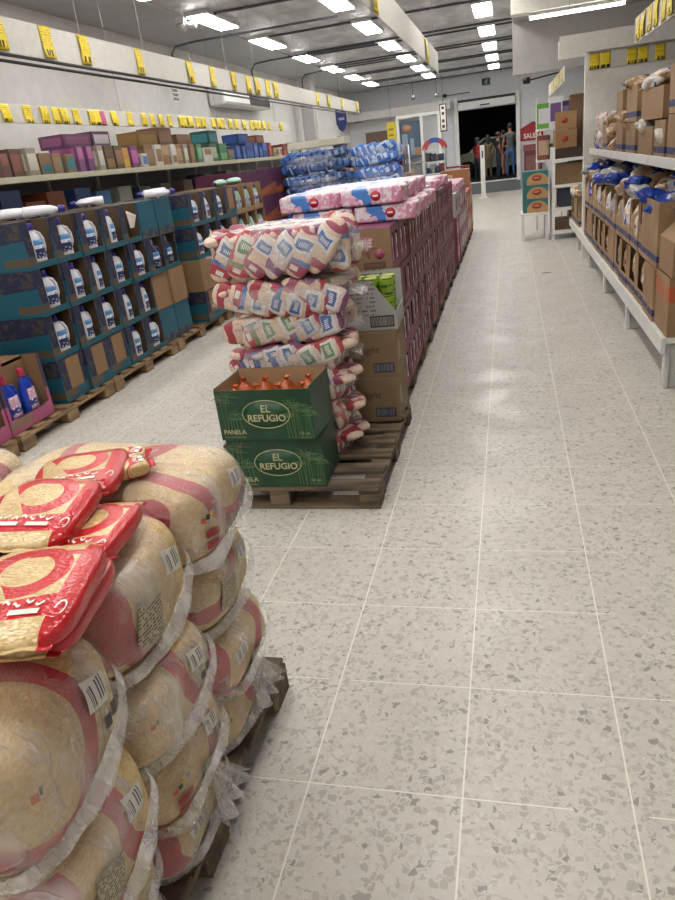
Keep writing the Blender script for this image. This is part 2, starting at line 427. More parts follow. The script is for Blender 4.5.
def bale(x, y, z, v, label, rz=0., ry=0., marks=True, tl=None):
    t = thing('rice_bale', label, 'bale', (x, y, z), rz, 'film-wrapped bales of rice bags'); t.rotation_euler = (0, ry, rz)
    mesh_obj('rice_bags', bodies[v % 4], t, (0, 0, BH/2)); fl = mesh_obj('plastic_film', films[v % 4], t, (0, 0, BH/2))
    if marks:
        if v % 3 != 2: face_patch(.03, .088, .022, .066, 'barcode_sticker', BARC, t, -.25)
        else: face_patch(-.09, -.032, .01, .05, 'barcode_sticker', BARC, t, .2)
        if v % 2 == 0:
            face_patch(-.02, .075, -.09, -.035, 'fine_print', FINEP, t, -.3)
        if v % 3 == 0:
            for q in range(2): face_patch(.055+.026*q, .077+.026*q, -.02+.004*q, -.001+.006*q, 'print_icon', ICON, t, -.2, n=3)
            face_patch(-.12, -.07, -.03, -.012, 'print_block', REDP, t, -.15, n=4); face_patch(-.12, -.06, -.06, -.042, 'print_block', REDP, t, -.15, n=4)
            for q, cc in enumerate(('#b8532a', '#33373c', '#c9b042', '#3c6aa0')): face_patch(-.125+.014*q, -.113+.014*q, .012+.003*q, .024+.003*q, 'print_swatch', mat(cc, .5, 0, 0, 'print swatch'), t, -.2, n=2)
        if v % 3 == 1: face_patch(-.1, -.02, -.05, .03, 'fine_print', FINEP, t, -.35)
        under(seam_fin(t, v, .026), fl)
    if tl: under(tail(t, *tl, v), fl)
    return t
colA = 'far column facing the aisle'; colB = 'middle column facing the aisle'; colC = 'nearest column facing the aisle'
lay = ('topmost', 'second', 'third', 'bottom')
cols = [(1.415, 'far', 0), (1.05, 'middle', 1), (.685, 'nearest', 2)]
tops_ = {0: (.93, .70, .485, .295, .118), 1: (.915, .668, .46, .27, .118), 2: (.892, .622, .41, .255, .118)}
dxs = {(0, 0): .02, (0, 1): -.01, (0, 2): .005, (0, 3): -.03, (1, 0): .01, (1, 1): .025, (1, 2): .01, (1, 3): -.01, (2, 0): .035, (2, 1): .045, (2, 2): .01, (2, 3): .01}
for y, cn, ci in cols:
    for k in range(4):
        z0, z1 = tops_[ci][k+1], tops_[ci][k]
        lb = '%s rice bale in the %s stack of film-wrapped bales facing the aisle' % (('topmost', 'second-from-top', 'third-from-top', 'bottom')[k], cn)
        tl = (.06, .2, .17) if (ci, k) == (1, 3) else (.06, .2, .15) if (ci, k) == (0, 3) else None
        o = bale(-1.0+dxs[(ci, k)], y+random.uniform(-.006, .006), z0+.001, [0, 1, 2, 3, 1, 3, 0, 2, 3, 1, 2, 0][ci*4+k], lb, R(random.uniform(-4, 4)), R(random.uniform(-.5, 1.)), True, tl)
        o.scale = (1, 1, (z1-z0-.002)/(BH+.004))
    for k in range(4):
        z0, z1 = tops_[ci][k+1], tops_[ci][k]
        o = bale(-1.63, y, z0+.001, (ci+k) % 4, '%s bale behind the %s aisle-side stack, against the left edge' % (('top', 'second', 'third', 'bottom')[k], cn), R(random.uniform(-3, 3)), 0, False)
        o.scale = (1, 1, (z1-z0-.002)/(BH+.004))
# loose rice bags on top of the bales
def loose_bag(L, W, H, loc, rot, label, seed):
    t = thing('rice_bag', label, 'rice bag', loc, 0, 'loose red and beige rice bags'); t.rotation_euler = rot
    mb = MB(); mb.pillow(L, W, H, 4.2, 18, seed, .035, 12., None, .45); b = mb.build('filled_bag', LOOSE, t, (0, 0, H/2))
    for sg in (-1, 1):
        mb = MB(); mb.grid(lambda u, v: (sg*(L/2*.97+v*.012), (u-.5)*W*.86, H/2+.002*math.sin(u*20+seed)+.001), 16, 2); under(mb.build('sealed_end', LOOSE, t, solid=.0012), b)
    def top(x, y, off=.0025):
        e = 4.2; q = 1-abs(2*x/L)**e-abs(2*y/W)**e; return H/2+H/2*max(q, .0)**(1/e)*(1-.45*min(1, abs(2*x/L))**6)+off
    mb = MB()
    for q in range(2):
        y0 = -W*.26+W*.3*q; mb.grid(lambda u, v: (L*.27+v*.011, y0+u*W*.22, top(L*.27+v*.011, y0+u*W*.22)), 4, 2)
    under(mb.build('white_name_box', WHP, t), b)
    mb = MB()
    for q in range(7):
        x0 = L*(.2 if q % 2 else .225)-.003; y0 = -W*.3+W*.085*q; mb.grid(lambda u, v: (x0+v*.006+.004*math.sin(u*5+q), y0+u*W*.06, top(x0+v*.006, y0+u*W*.06)), 4, 2)
    under(mb.build('white_script', WHP, t), b)
    mb = MB(); mb.grid(lambda u, v: (L*.28+(.014+.004*v)*math.cos(u*4.2+.5), W*.41+(.007+.002*v)*math.sin(u*4.2+.5), top(L*.28, W*.40)+.002), 16, 2); under(mb.build('white_emblem', WHP, t), b)
    return t
A = R(-90)
loose_bag(.255, .205, .045, (-.965, 1.265, .931), (0, 0, A+R(20)), 'loose red and beige rice bag lying farthest back on the bales', 1)
loose_bag(.235, .195, .045, (-.90, 1.035, .962), (R(-4), R(6), A+R(8)), 'loose rice bag leaning on the farthest loose bag, big red ring on top', 2)
loose_bag(.255, .17, .045, (-.80, 1.015, .918), (R(2), 0, A+R(6)), 'loose rice bag half under the others beside the middle bale', 3)
loose_bag(.265, .20, .045, (-.755, .805, .917), (0, 0, A+R(12)), 'lower of the two loose rice bags stacked nearest the camera', 4)
loose_bag(.26, .205, .045, (-.735, .765, .964), (0, R(2), A+R(13)), 'upper of the two loose rice bags stacked nearest the camera', 5)
loose_bag(.235, .18, .045, (-1.04, .93, .917), (0, 0, A+R(22)), 'loose rice bag at the left edge with only its red corner in view', 6)
loose_bag(.09, .065, .03, (-.92, 1.40, .928), (0, 0, R(10)), 'small torn rice bag poking out behind the farthest loose bag', 7)
loose_bag(.11, .07, .035, (-.875, 1.315, .929), (0, 0, R(35)), 'small torn rice bag with a red tip beside the farthest loose bag', 8)
# ---------------------------------------------------------------- central pallets: bagged grain, panela, cartons
def packet_mat(name, c1, c2, b0='#c9ab97', b1='#dcc6b4', lab=1):
    s = Sh(name); s.coord(); r = s.rand()
    d, a, b, c = s.vor(160.)
    cream = s.mix(a, srgb(b0), srgb(b1))
    wob = (s.noise(10, 2, None, r*13.)-.5)*.07; xx = s.x+wob; yy = s.y+(s.noise(9, 2, None, r*17.)-.5)*.06
    red = (xx+.075).abs().lt(.022).mx(xx.gt(.105)).mx((yy.gt(.042))*r.gt(.4)); blue = ((xx-.045).abs().lt(.026)*yy.abs().lt(.036)).mx((xx+.04).abs().lt(.012)*r.gt(.55))
    wh = (xx-.045).abs().lt(.042)*yy.abs().lt(.05)
    bar = (s.x+.075).abs().lt(.012)*s.y.abs().lt(.02)*r.gt(.5)
    col = s.mix(red, cream, srgb(c1)); col = s.mix(wh*float(lab), col, srgb('#d6d2d0')); col = s.mix(blue, col, srgb(c2)); col = s.mix(bar*float(lab), col, srgb('#d8d0cc'))
    st = (xx-.045).abs().lt(.012)*((s.y*110.).fract().gt(.5))*s.y.abs().lt(.024)
    if lab: col = s.mix(st, col, srgb('#e4e0e0'))
    s.base(col, .35); s.bump(d*.3+s.noise(14, 3), .4, .008); return s.m
FILMG = film('hazy bag film', .10, .42, '#eeecec', 8.)
PK = [packet_mat('grain packet red and blue', '#a03a4a', '#46679c'), packet_mat('grain packet red and green', '#b0484c', '#68895c'), packet_mat('grain packet violet', '#7c4a70', '#46679c', '#c0a8a4', '#d8c8c4'), packet_mat('grain packet blue', '#9a4a60', '#5a78ac')]
PKB = [packet_mat('navy packet', '#1d3462', '#8fa4c4', '#1f3a6c', '#34558c', 0), packet_mat('blue packet', '#3a64a8', '#16306a', '#2a4a86', '#5a80b8', 0)]
PKC = [packet_mat('bright blue packet', '#3d74cc', '#c0cfe4', '#2a5cb4', '#5c8cd4', 0), packet_mat('white blue packet', '#9cb4d8', '#2a5cb4', '#8ca8d4', '#c4d0e4', 0)]
pmesh = []
for v in range(3):
    mb = MB(); mb.pillow(.25, .125, .06, 3.4, 10, v*2.+.5, .10, 12., None, .5); o = mb.build('probe', PK[0]); o.data.materials.clear(); o.data.materials.append(PK[0]); pmesh.append(o.data); bpy.data.objects.remove(o)
pm = {}
def packet(t, loc, rot, mt):
    k = (mt.name, random.randrange(3))
    if k not in pm: me = pmesh[k[1]].copy(); me.materials.clear(); me.materials.append(mt); pm[k] = me
    return mesh_obj('packet', pm[k], t, loc, rot)
gfilm = {}
def grain_bale(L, W, H, label, loc, rz=0., mats=PK, seed=0, name='grain_bale', cat='bale', group='film bags of small packets', ends=True, lean=1):
    t = thing(name, label, cat, loc, rz, group)
    mb = MB(); mb.pillow(L*.93, W*.86, H*.80, 3., 12, seed, .08, 8.); mb.build('packet_core', mats[seed % len(mats)], t, (0, 0, H/2))
    nx = max(2, int(L/.105))
    rnd = random.Random(seed)
    nr = max(1, round(H/.19))
    for i in range(nx):
        x = -L/2+.11+i*(L-.22)/(nx-1); sh = 1-.25*abs(2*x/L)**3
        k_ = i
        for rr_ in range(nr):
            z = H*(rr_+.5)/nr+rnd.uniform(-.012, .012)
            for sd in (-1, 1):
                packet(t, (x, sd*(W/2*sh-.04-.01*rr_*(k_ % 2)), z+rnd.uniform(-.008, .008)), (PI/2+R(rnd.uniform(-8, 8)), -lean*math.asin(min(.75, max(.15, (H*.95/nr-.07)/.2)))+R(rnd.uniform(-10, 10)), 0 if sd < 0 else PI), mats[rnd.randrange(len(mats))])
        for yy in (-W*.22, W*.2):
            packet(t, (x+rnd.uniform(-.02, .02), yy, (H-.04)*sh+H*.5*(1-sh)), (R(rnd.uniform(-6, 6)), R(rnd.uniform(-6, 6)), R(58+rnd.uniform(-14, 14))), mats[rnd.randrange(len(mats))])
    for sd in ((-1, 1) if ends and H > .2 else ()):
        for yy in (-W*.22, W*.2): packet(t, (sd*(L/2-.06), yy, H/2), (0, R(90*sd), R(90+rnd.uniform(-25, 25))), mats[rnd.randrange(len(mats))])
    mb = MB(); mb.pillow(L+.03, W+.03, H+.012, 2.8, 22, seed+.3, .05, 9.)
    if ends:
        for sd in (-1, 1): mb.grid(lambda u, v: (sd*(L/2-.01+v*.075), (u-.5)*W*(.55-.2*v)+.01*math.sin(u*20), -.01+.02*math.sin(u*13+seed)*(.4+v)-.02*v), 18, 5)
    mb.build('plastic_film', FILMG, t, (0, 0, H/2), solid=0)
    return t
PZ = .117
bx = -1.09
zz = PZ; gl = ['bottom film bag of grain packets hidden behind the green panela boxes', 'second-lowest film bag of grain packets behind the green panela boxes', 'film bag of grain packets just behind the rim of the open panela box', 'film bag of grain packets just above the open panela box', 'film bag of grain packets third from the top of the stack', 'second-from-top film bag of grain packets in the stack above the panela boxes', 'topmost and largest film bag of grain packets, crowning the stack above panela boxes']
H5 = [.15, .16, .16, .145, .15, .175, .255]
tops = [(.48, .42), (.48, .42), (.54, .44), (.60, .46), (.61, .46), (.66, .48), (.71, .50)]
for k in range(7):
    grain_bale(tops[k][0], tops[k][1], H5[k]-.012, gl[k], (bx+[-.06, -.06, -.05, -.035, -.03, -.015, .005][k], 3.47+[0, 0, .0, 0, 0, -.02, -.02][k], zz), R([0, 0, 1, -1, 1, 2, -3][k]), PK, k+1, lean=1 if k != 5 else -1); zz += H5[k]
zz = PZ
for k in range(5):
    hh = [.15, .15, .16, .17, .18][k]
    grain_bale(.30, .12, hh-.01, '%s film bag in the narrow pile between panela boxes and pale brown cartons' % ['bottom', 'second lowest', 'middle', 'second highest', 'highest'][k], (-.90+[0, .01, 0, -.005, -.01][k], 3.43, zz), R([76, 85, 80, 88, 75][k]), PK, 11+k, ends=False); zz += hh
# panela boxes
GREEN = '#1d4a2c'
s = Sh('panela carton'); s.coord()
s.base(s.mix(s.noise(6, 3).sm(.3, .7), srgb('#163a24'), srgb('#1e4a2e')), .4); PGREEN = s.m
KRAFT = mat('#8d6e4d', .75, 0, .05, 'kraft cardboard'); KRAFTD = mat('#755a3e', .8, 0, 0, 'dark kraft cardboard'); KRAFTL = mat('#a48562', .75, 0, 0, 'light kraft cardboard')
CANE = mat('#5e7a52', .5, 0, 0, 'cane print'); GOLD = mat('#b9b58c', .5, 0, 0, 'cream print')
def open_carton(t, w, d, h, outer, inner, th=.006, lid=False, back_up=0., name='carton'):    # x: width, front at y=-d/2
    mb = MB()
    mb.box(-w/2, w/2, -d/2, d/2, 0, th); mb.box(-w/2, w/2, -d/2, -d/2+th, th, h); mb.box(-w/2, w/2, d/2-th, d/2, th, h+back_up)
    mb.box(-w/2, -w/2+th, -d/2+th, d/2-th, th, h+back_up*.5); mb.box(w/2-th, w/2, -d/2+th, d/2-th, th, h+back_up*.5)
    if lid: mb.box(-w/2, w/2, -d/2, d/2, h, h+th)
    o = mb.build(name, outer, t, bev=.0015)
    if inner:
        mb = MB(); e = th+.0008
        mb.box(-w/2+e, w/2-e, d/2-e-.002, d/2-e, th, h+back_up); mb.box(-w/2+e, -w/2+e+.002, -d/2+e, d/2-e, th, h+back_up*.5-.001); mb.box(w/2-e-.002, w/2-e, -d/2+e, d/2-e, th, h+back_up*.5-.001)
        mb.box(-w/2+e, w/2-e, -d/2+e, d/2-e, th, th+.002); mb.build('inner_liner', inner, t)
    return o
def cane(t, x0, z0, h, sd, y):
    mb = MB(); rnd = random.Random(sd)
    for q in range(3):
        xx = x0+(q-1)*.016; tp = (xx+rnd.uniform(-.012, .012), y, z0+h*rnd.uniform(.6, .8)); mb.tube([(xx, y, z0), tp], .0016, 4)
        for a in range(6):
            an = R(-75+a*30+rnd.uniform(-8, 8)); l = h*rnd.uniform(.2, .34)
            p1 = (tp[0]+l*.55*math.sin(an), y, tp[2]+l*.6*math.cos(an)); p2 = (tp[0]+l*math.sin(an)*1.05, y, tp[2]+l*.75*math.cos(an)-.01); mb.tube([tp, p1, p2], [.0012, .0018, .0004], 4)
    return mb.build('cane_drawing', CANE, t)
def panela_box(label, loc, rz, open_top, w=.475, d=.30, h=.25):
    t = thing('panela_box', label, 'box', loc, rz, 'green panela cartons')
    open_carton(t, w, d, h, PGREEN, KRAFTL, .006, not open_top, .018 if open_top else 0.)
    y = -d/2-.0012; rt = (PI/2, 0, 0); cx = .01; cz = h*.52
    mb = MB(); pts = [(cx+.118*math.cos(2*PI*k/48), y, cz+.068*math.sin(2*PI*k/48)) for k in range(49)]; mb.tube(pts, .0022, 6); mb.build('oval_ring', GOLD, t)
    mb = MB(); mb.lathe([(.0, 0), (.117, 0), (.117, .0012), (0, .0012)], 48, 1, .57, Matrix.Translation((cx, y+.0012, cz)) @ Matrix.Rotation(PI/2, 4, 'X'), False); mb.build('oval_panel', mat('#1b4a2d', .4, 0, 0, 'oval green'), t)
    text('EL', .05, GOLD, t, (cx, y-.001, cz+.026), rt, off=.0008); text('REFUGIO', .047, GOLD, t, (cx, y-.001, cz-.02), rt, off=.0008)
    text('PANELA', .032, GOLD, t, (-w/2+.075, y, .042), rt, off=.0006)
    mb = MB(); mb.box(-w/2+.02, -w/2+.13, y-.0005, y, .014, .019); mb.box(w/2-.07, w/2-.015, y-.0005, y, .012, .016); mb.build('small_print', CANE, t)
    text('10 un', .022, GOLD, t, (w/2-.05, y, .034), rt)
    for q, (x0, hh) in enumerate(((-.19, .2), (-.14, .15), (.16, .21), (.215, .17), (.125, .16))): cane(t, x0, .01+.05*(q == 0), hh, q+3, y)
    return t
panela_box('closed green panela carton at the bottom, standing on the pallet', (-1.115, 3.04, PZ), R(1.), False)
panela_box('upper green panela carton, open with orange panela packs inside', (-1.118, 3.02, PZ+.256), R(-2.5), True)
s = Sh('orange film'); s.coord()
s.base(s.mix(s.noise(12, 4, None).sm(.3, .7), srgb('#8f3b16'), srgb('#d4622a')), .2); s.bump(s.noise(25, 3), .6, .01); ORF = s.m
for r_ in range(2):
    for c_ in range(4):
        x = -1.118-.165+c_*.11; y = 3.02-.062+r_*.118
        mb = MB(); mb.lathe([(.0, 0), (.045, .002), (.052, .05), (.052, .15), (.049, .185), (.040, .21), (.024, .232), (.010, .25), (.008, .256), (.014, .266), (.017, .272)], 16, 1, 1, None, False)
        for v_ in mb.bm.verts: v_.co += Vector((v_.co.x, v_.co.y, 0)).normalized()*.012*noise.noise(v_.co*40+Vector((c_, r_, 0)))
        o = mb.build('panela_pack', ORF); o.location = (x, y, PZ+.268); o.scale = (1, 1, .87); o.rotation_euler = (0, 0, c_*1.3)
        tag(o, 'orange film-wrapped panela pack, %s from left in the %s row of the open carton' % (ORD[c_], ('front', 'back')[r_]), 'panela pack', 'orange panela packs')
# pale brown drink-mix cartons with the tilted tray of green cans
PRD = mat('#4a3a34', .6, 0, 0, 'dark carton print'); NAVY = mat('#2c3350', .5, 0, 0, 'navy label')
DK = mat('#8a7256', .7, 0, .03, 'pale brown carton')
def dcarton(label, loc, rz, w=.34, d=.36, h=.262):
    t = thing('drink_mix_carton', label, 'box', loc, rz, 'pale brown cartons of drink mix')
    open_carton(t, w, d, h-.006, DK, None, .006, True)
    y = -d/2-.0012; rt = (PI/2, 0, 0)
    text('Delight', .06, PRD, t, (-.02, y, h*.62), rt, shear=.3)
    text('mezcla', .026, PRD, t, (-.05, y, h*.42), rt)
    mb = MB(); mb.box(.03, .15, y-.0006, y, .03, .085); nl = mb.build('navy_label', NAVY, t)
    mb = MB()
    for q in range(16): mb.box(.036+q*.0068, .036+q*.0068+random.choice((.002, .0035)), y-.0012, y-.0006, .036, .079)
    under(mb.build('barcode', mat('#8f8a90', .5, 0, 0, 'barcode grey'), t), nl)
    mb = MB(); mb.box(w/2, w/2+.0006, -.12, -.05, .08, .19); mb.build('side_label', mat('#a2947f', .6, 0, 0, 'side label'), t)
    return t
dcarton('lower pale brown carton with dark script, standing on the pallet boards', (-.805, 3.92, PZ), 0)
dcarton('upper pale brown carton with dark script, under the tray of green cans', (-.80, 3.93, PZ+.264), R(1.5))
s = Sh('grey printed carton'); s.coord()
li = ((s.z*42.).fract().gt(.62))*s.noise(1., 0, s.vec(s.x*70., (s.z*42.).floor()*5.1, 0.)).gt(.45)*s.x.lt(.06)*s.z.gt(.09)
s.base(s.mix(li, srgb('#a9a8a4'), srgb('#6b6a6a')), .55); GCAR = s.m
tz = PZ+.529
t = thing('can_tray', 'grey printed tray with cut slanted front holding green cans', 'tray', (-.79, 3.95, tz), R(2))
mb = MB(); w, d, h = .34, .36, .29
mb.box(-w/2, w/2, -d/2, d/2, 0, .005)
f = [(-w/2, 0), (w/2, 0), (w/2, .1), (.04, .28), (-w/2, .28)]
vsx = [(x, yy, z) for yy in (-d/2, -d/2+.005) for x, z in f]; mb.add(vsx, [(4, 3, 2, 1, 0), (5, 6, 7, 8, 9)]+[(i, (i+1) % 5, (i+1) % 5+5, i+5) for i in range(5)])
mb.box(-w/2, -w/2+.005, -d/2+.005, d/2, 0, .28); mb.box(-w/2+.005, w/2, d/2-.005, d/2, 0, .28); mb.box(w/2-.005, w/2, -d/2+.005, d/2-.005, 0, .1)
mb.build('tray', GCAR, t)
mb = MB(); mb.box(.02, .155, -d/2-.001, -d/2, .02, .085); mb.build('barcode_frame', mat('#3d3c3c', .5, 0, 0, 'dark barcode'), t)
mb = MB()
for q in range(15): mb.box(.028+q*.0082, .028+q*.0082+random.choice((.003, .005)), -d/2-.0016, -d/2-.001, .028, .077)
mb.build('barcode_gaps', mat('#a7a6a2', .5, 0, 0, 'barcode gaps'), t)
s = Sh('green can'); s.coord(); s.base(s.mix(((s.z*24.).fract().lt(.32))*s.noise(40, 1).gt(.45), srgb('#7fa329'), srgb('#2e4a1c')), .3); CANM = s.m
CLID = mat('#b7c46a', .3, .2, 0, 'pale green lid'); proto = None
for k in range(3):
    for i in range(4):
        for j in range(2):
            x, y, z = -.125+i*.083, -.13+j*.083, .006+k*.093
            lb = 'green can, %s from left in the %s row, %s layer of the grey tray' % (ORD[i], ('front', 'second')[j], ('bottom', 'middle', 'top')[k])
            P = (-.79+x, 3.95+y+x*.035, tz+z)
            if proto is None:
                proto = thing('green_can', lb, 'can', P, 0, 'green cans in the grey tray')
                mb = MB(); mb.lathe([(.036, 0), (.04, .004), (.04, .082), (.037, .088)], 16); mb.build('can_body', CANM, proto)
                mb = MB(); mb.lathe([(.037, .0885), (.038, .092), (.03, .092), (.029, .090)], 16); mb.build('lid', CLID, proto)
            else: dup(proto, P, 0, lb)
# magenta chocolate-drink cartons: long row along the aisle
s = Sh('magenta carton'); s.coord()
s.base(s.mix(s.noise(9, 4).sm(.42, .62), srgb('#632142'), srgb('#8c3b5f')), .5); MAG = s.m
PINKP = mat('#9a4a5c', .55, 0, 0, 'pink print'); MBR = mat('#8a6a50', .7, 0, .03, 'choco brown carton')
CW, CD, CH = .345, .375, .260
s = Sh('white drink pack'); s.coord()
s.base(s.mix(s.z.rng(.07, .13)*s.noise(30, 1).gt(.4), srgb('#dedada'), srgb('#b0809a')), .4); WPK = s.m
def mag_carton(label):
    t = thing('drink_carton', label, 'box', group='magenta drink cartons in the long central row')
    w, d, h, th = CW, CD, CH, .006; mb = MB()
    mb.box(-w/2, w/2, -d/2, d/2, 0, th); mb.box(-w/2, w/2, -d/2, d/2, h-th-.002, h-.002); mb.box(-w/2, -w/2+th, -d/2, d/2, th, h-th); mb.box(-w/2, w/2-th, d/2-th, d/2, th, h-th)
    x0, x1 = w/2-th, w/2
    ys = [-d/2, -d/2+.045, -d/2+.125, d/2-.155, d/2-.075, d/2]
    mb.box(x0, x1, ys[0], ys[5], th, .05); mb.box(x0, x1, ys[0], ys[5], .215, h-th)
    for q in (0, 2, 4): mb.box(x0, x1, ys[q], ys[q+1], .05, .215)
    mb.build('carton', MAG, t)
    mb = MB(); mb.box(-w/2, w/2-.001, -d/2-.0015, -d/2, 0, h-.002); fp = mb.build('front_panel', MBR, t)
    mb = MB(); y = -d/2-.0022
    for cx, cz, r in ((-.1, .17, .036), (.1, .11, .03)): mb.lathe([(0, 0), (r, 0), (r, .0006), (0, .0006)], 20, 1, 1, Matrix.Translation((cx, y+.0006, cz)) @ Matrix.Rotation(PI/2, 4, 'X'), False)
    for a in range(7):
        an = 2*PI*a/7+.3; mb.tube([(.02, y, .17), (.02+.03*math.cos(an), y, .17+.03*math.sin(an)), (.02+.065*math.cos(an+.3), y, .17+.06*math.sin(an+.3))], [.004, .012, .003], 4)
    mb.tube([(.02, y, .16), (.035, y, .09)], [.014, .003], 4); under(mb.build('pink_print', PINKP, t), fp)
    mb = MB(); mb.box(.0, .13, y-.0004, y+.0002, .03, .065); under(mb.build('barcode_frame', mat('#4d3a36', .5, 0, 0, 'barcode frame'), t), fp)
    mb = MB()
    for q in range(15): mb.box(.006+q*.008, .006+q*.008+.004, y-.0009, y-.0004, .036, .059)
    under(mb.build('barcode', MBR, t), fp)
    return t
mg = None; wp = None
def central_x(i): return -.845-i*.35
ncol = 13; rname = ('bottom', 'second', 'third', 'top')
for c in range(ncol):
    y = 4.36+c*.383
    for r_ in range(4):
        P = (central_x(0)+random.uniform(-.008, .008), y, PZ+r_*.2605)
        lb = 'magenta drink carton facing the aisle, %s column from the near end, %s layer' % (ORD[c], rname[r_])
        rz = R(random.uniform(-1., 1.))
        if mg is None: mg = mag_carton(lb); mg.location = P
        else: dup(mg, P, rz, lb)
        for q, yy in enumerate((-CD/2+.085, CD/2-.115)):
            if random.random() < .12: continue
            lb = 'white drink pack in the %s slot of the magenta carton in column %s, %s layer' % (('near', 'far')[q], ORD[c], rname[r_])
            PP = (P[0]+CW/2-.036, y+yy, P[2]+.008)
            if wp is None:
                wp = thing('drink_pack', lb, 'drink pack', PP, 0, 'white drink packs in the magenta cartons')
                mb = MB(); mb.box(-.032, .032, -.033, .033, 0, .185); mb.build('pack_body', WPK, wp, bev=.004)
                mb = MB(); mb.lathe([(.012, .1855), (.012, .2)], 10); mb.build('cap', mat('#d8d4d4', .4, 0, 0, 'white cap'), wp)
            else: dup(wp, PP, 0, lb)
    for i in (1, 2):
        for r_ in range(4):
            if c > 5 and r_ < 3 and i == 1: continue
            if i == 2 and (r_ < 3 and c > 0): continue
            dup(mg, (central_x(i), y, PZ+r_*.2605), 0, 'magenta carton in the %s line inward from the aisle, column %s, %s layer' % (('second', 'third')[i-1], ORD[c], rname[r_]))
# inner lines stand on plain pallets of kraft cartons where nothing of them shows
for i, c0, c1 in ((1, 6, 13), (2, 1, 13)):
    mb = MB()
    for c in range(c0, c1):
        o = None
    for q in range(c0, c1, 3):
        n_ = min(3, c1-q)
        mb = MB(); mb.box(-CW/2, CW/2, -.19, -.19+n_*.383-.006, 0, 3*.2605-.004); o = mb.build('kraft_carton', KRAFTD, None, (central_x(i), 4.36+q*.383, PZ), .004)
        tag(o, 'large plain kraft carton inside the central row, %s line, %s column' % (('second', 'third')[i-1], ORD[q]), 'box')
# toilet-paper style packs, white with pink and blue print
s = Sh('paper pack print'); s.coord()
cl = s.noise(30, 3); wv = ((s.x*26.+s.z*34.+cl*5.).sin())
col = s.mix(s.noise(32, 3, None, s.rand()*9.).sm(.48, .53), srgb('#d9d3d8'), srgb('#d59ab2'))
col = s.mix(((s.x+.06).abs().lt(.06))*wv.gt(.1), col, srgb('#3f78bf'))
col = s.mix((s.x.gt(.13))*s.noise(30, 1).gt(.5), col, srgb('#c77f9c'))
s.base(col, .3); s.bump(s.noise(12, 3), .3, .008); TPM = s.m
REDC = mat('#b81f35', .4, 0, 0, 'red emblem')
tp = None
def tp_pack(P, rz, lb):
    global tp
    if tp is None:
        tp = thing('paper_roll_pack', lb, 'pack', P, rz, 'white and pink paper roll packs on the central row')
        mb = MB(); mb.pillow(.4, .24, .102, 12., 12, 2., .02, 9.); mb.build('wrapped_rolls', TPM, tp, (0, 0, .051))
        mb = MB(); mb.lathe([(0, 0), (.03, 0), (.03, .002), (0, .002)], 18, 1, 1, Matrix.Translation((.03, -.121, .052)) @ Matrix.Rotation(PI/2, 4, 'X'), False); em = mb.build('red_emblem', REDC, tp)
        mb = MB(); mb.box(.012, .046, -.1245, -.1232, .048, .058); under(mb.build('emblem_bar', WHP, tp), em)
    else: dup(tp, P, rz, lb)
tz = PZ+4*.2605+.001
for r_ in range(2):
    for j in range(5):
        for i in range(2):
            x = -.80-.02*r_-i*.405-.04*(j % 2)+(.05 if r_ == 0 else 0); y = 4.62+j*.26-.02*r_
            tp_pack((x, y, tz+r_*.106), R(random.uniform(-3, 3)), '%s-layer pink and white paper pack, %s from the aisle in the %s row' % (('lower', 'upper')[r_], ORD[i], ORD[j]))
for j in range(5):
    for i in range(2):
        tp_pack((-.86-i*.41, 6.3+j*.5, tz), R(90*(j % 2)+4*i), 'single pink and white paper pack lying further along the row, %s of the %s line' % (ORD[j], ORD[i]))
# further along: white cartons and orange-red cartons, and the big brown carton on top
def plain_carton(lb, P, w, d, h, m, rz=0., tape='#b59a76', group=None, name='cardboard_carton', patch=None):
    t = thing(name, lb, 'box', P, rz, group)
    mb = MB(); mb.box(-w/2, w/2, -d/2, d/2, 0, h-.0012); mb.build('carton', m, t, bev=.004)
    mb = MB(); mb.box(-w/2-.0006, w/2+.0006, -.025, .025, h-.0011, h-.0004); mb.box(-w/2-.0008, -w/2-.0002, -.025, .025, h-.07, h-.001); mb.box(w/2+.0002, w/2+.0008, -.025, .025, h-.07, h-.001); mb.build('tape', mat(tape, .35, 0, 0, 'packing tape'), t)
    if patch:
        mb = MB(); f0, f1, g0, g1 = patch[:4]; mb.box(-w/2+w*f0, -w/2+w*f1, -d/2-.0012, -d/2-.0002, h*g0, h*g1); mb.build('printed_label', mat(patch[4], .5, 0, 0, 'printed label'), t)
        mb = MB(); mb.box(w/2+.0002, w/2+.0012, -d*.35, d*.3, h*g0, h*g1); mb.build('side_print', mat(patch[4], .5, 0, 0, 'printed label'), t)
    return t
cc = [('#b7b2ae', 'white', '#8a4a66'), ('#8a4458', 'magenta', '#c9b8bd'), ('#a33a2a', 'orange red', '#c9b59a')]
for c in range(9):
    y = 9.62+c*.5; kx = 0 if c < 2 else 1 if c < 5 else 2
    for r_ in range(3 if c < 5 else 2):
        hh = .29 if c < 5 else .36
        m_, nm, pt = cc[kx]
        if r_ < 2 and kx == 0: m_, nm, pt = cc[1]
        plain_carton('%s carton beyond the magenta row, %s column, %s layer' % (nm, ORD[c], rname[r_]), (-.90, y, PZ+r_*hh), .48, .47, hh-.002, mat(m_, .5, 0, .02, nm+' carton'), R(random.uniform(-2, 2)), pt, 'mixed cartons beyond the magenta row', patch=(.1, .9, .25, .75, pt))
for c in range(3):
    for i in range(2):
        tp_pack((-.85-i*.2, 10.0+c*.55, PZ+3*.29+.001), R(90*i+random.uniform(-6, 6)), 'white and red pack lying on the mixed cartons, %s pair, %s one' % (ORD[c], ('aisle-side', 'inner')[i]))
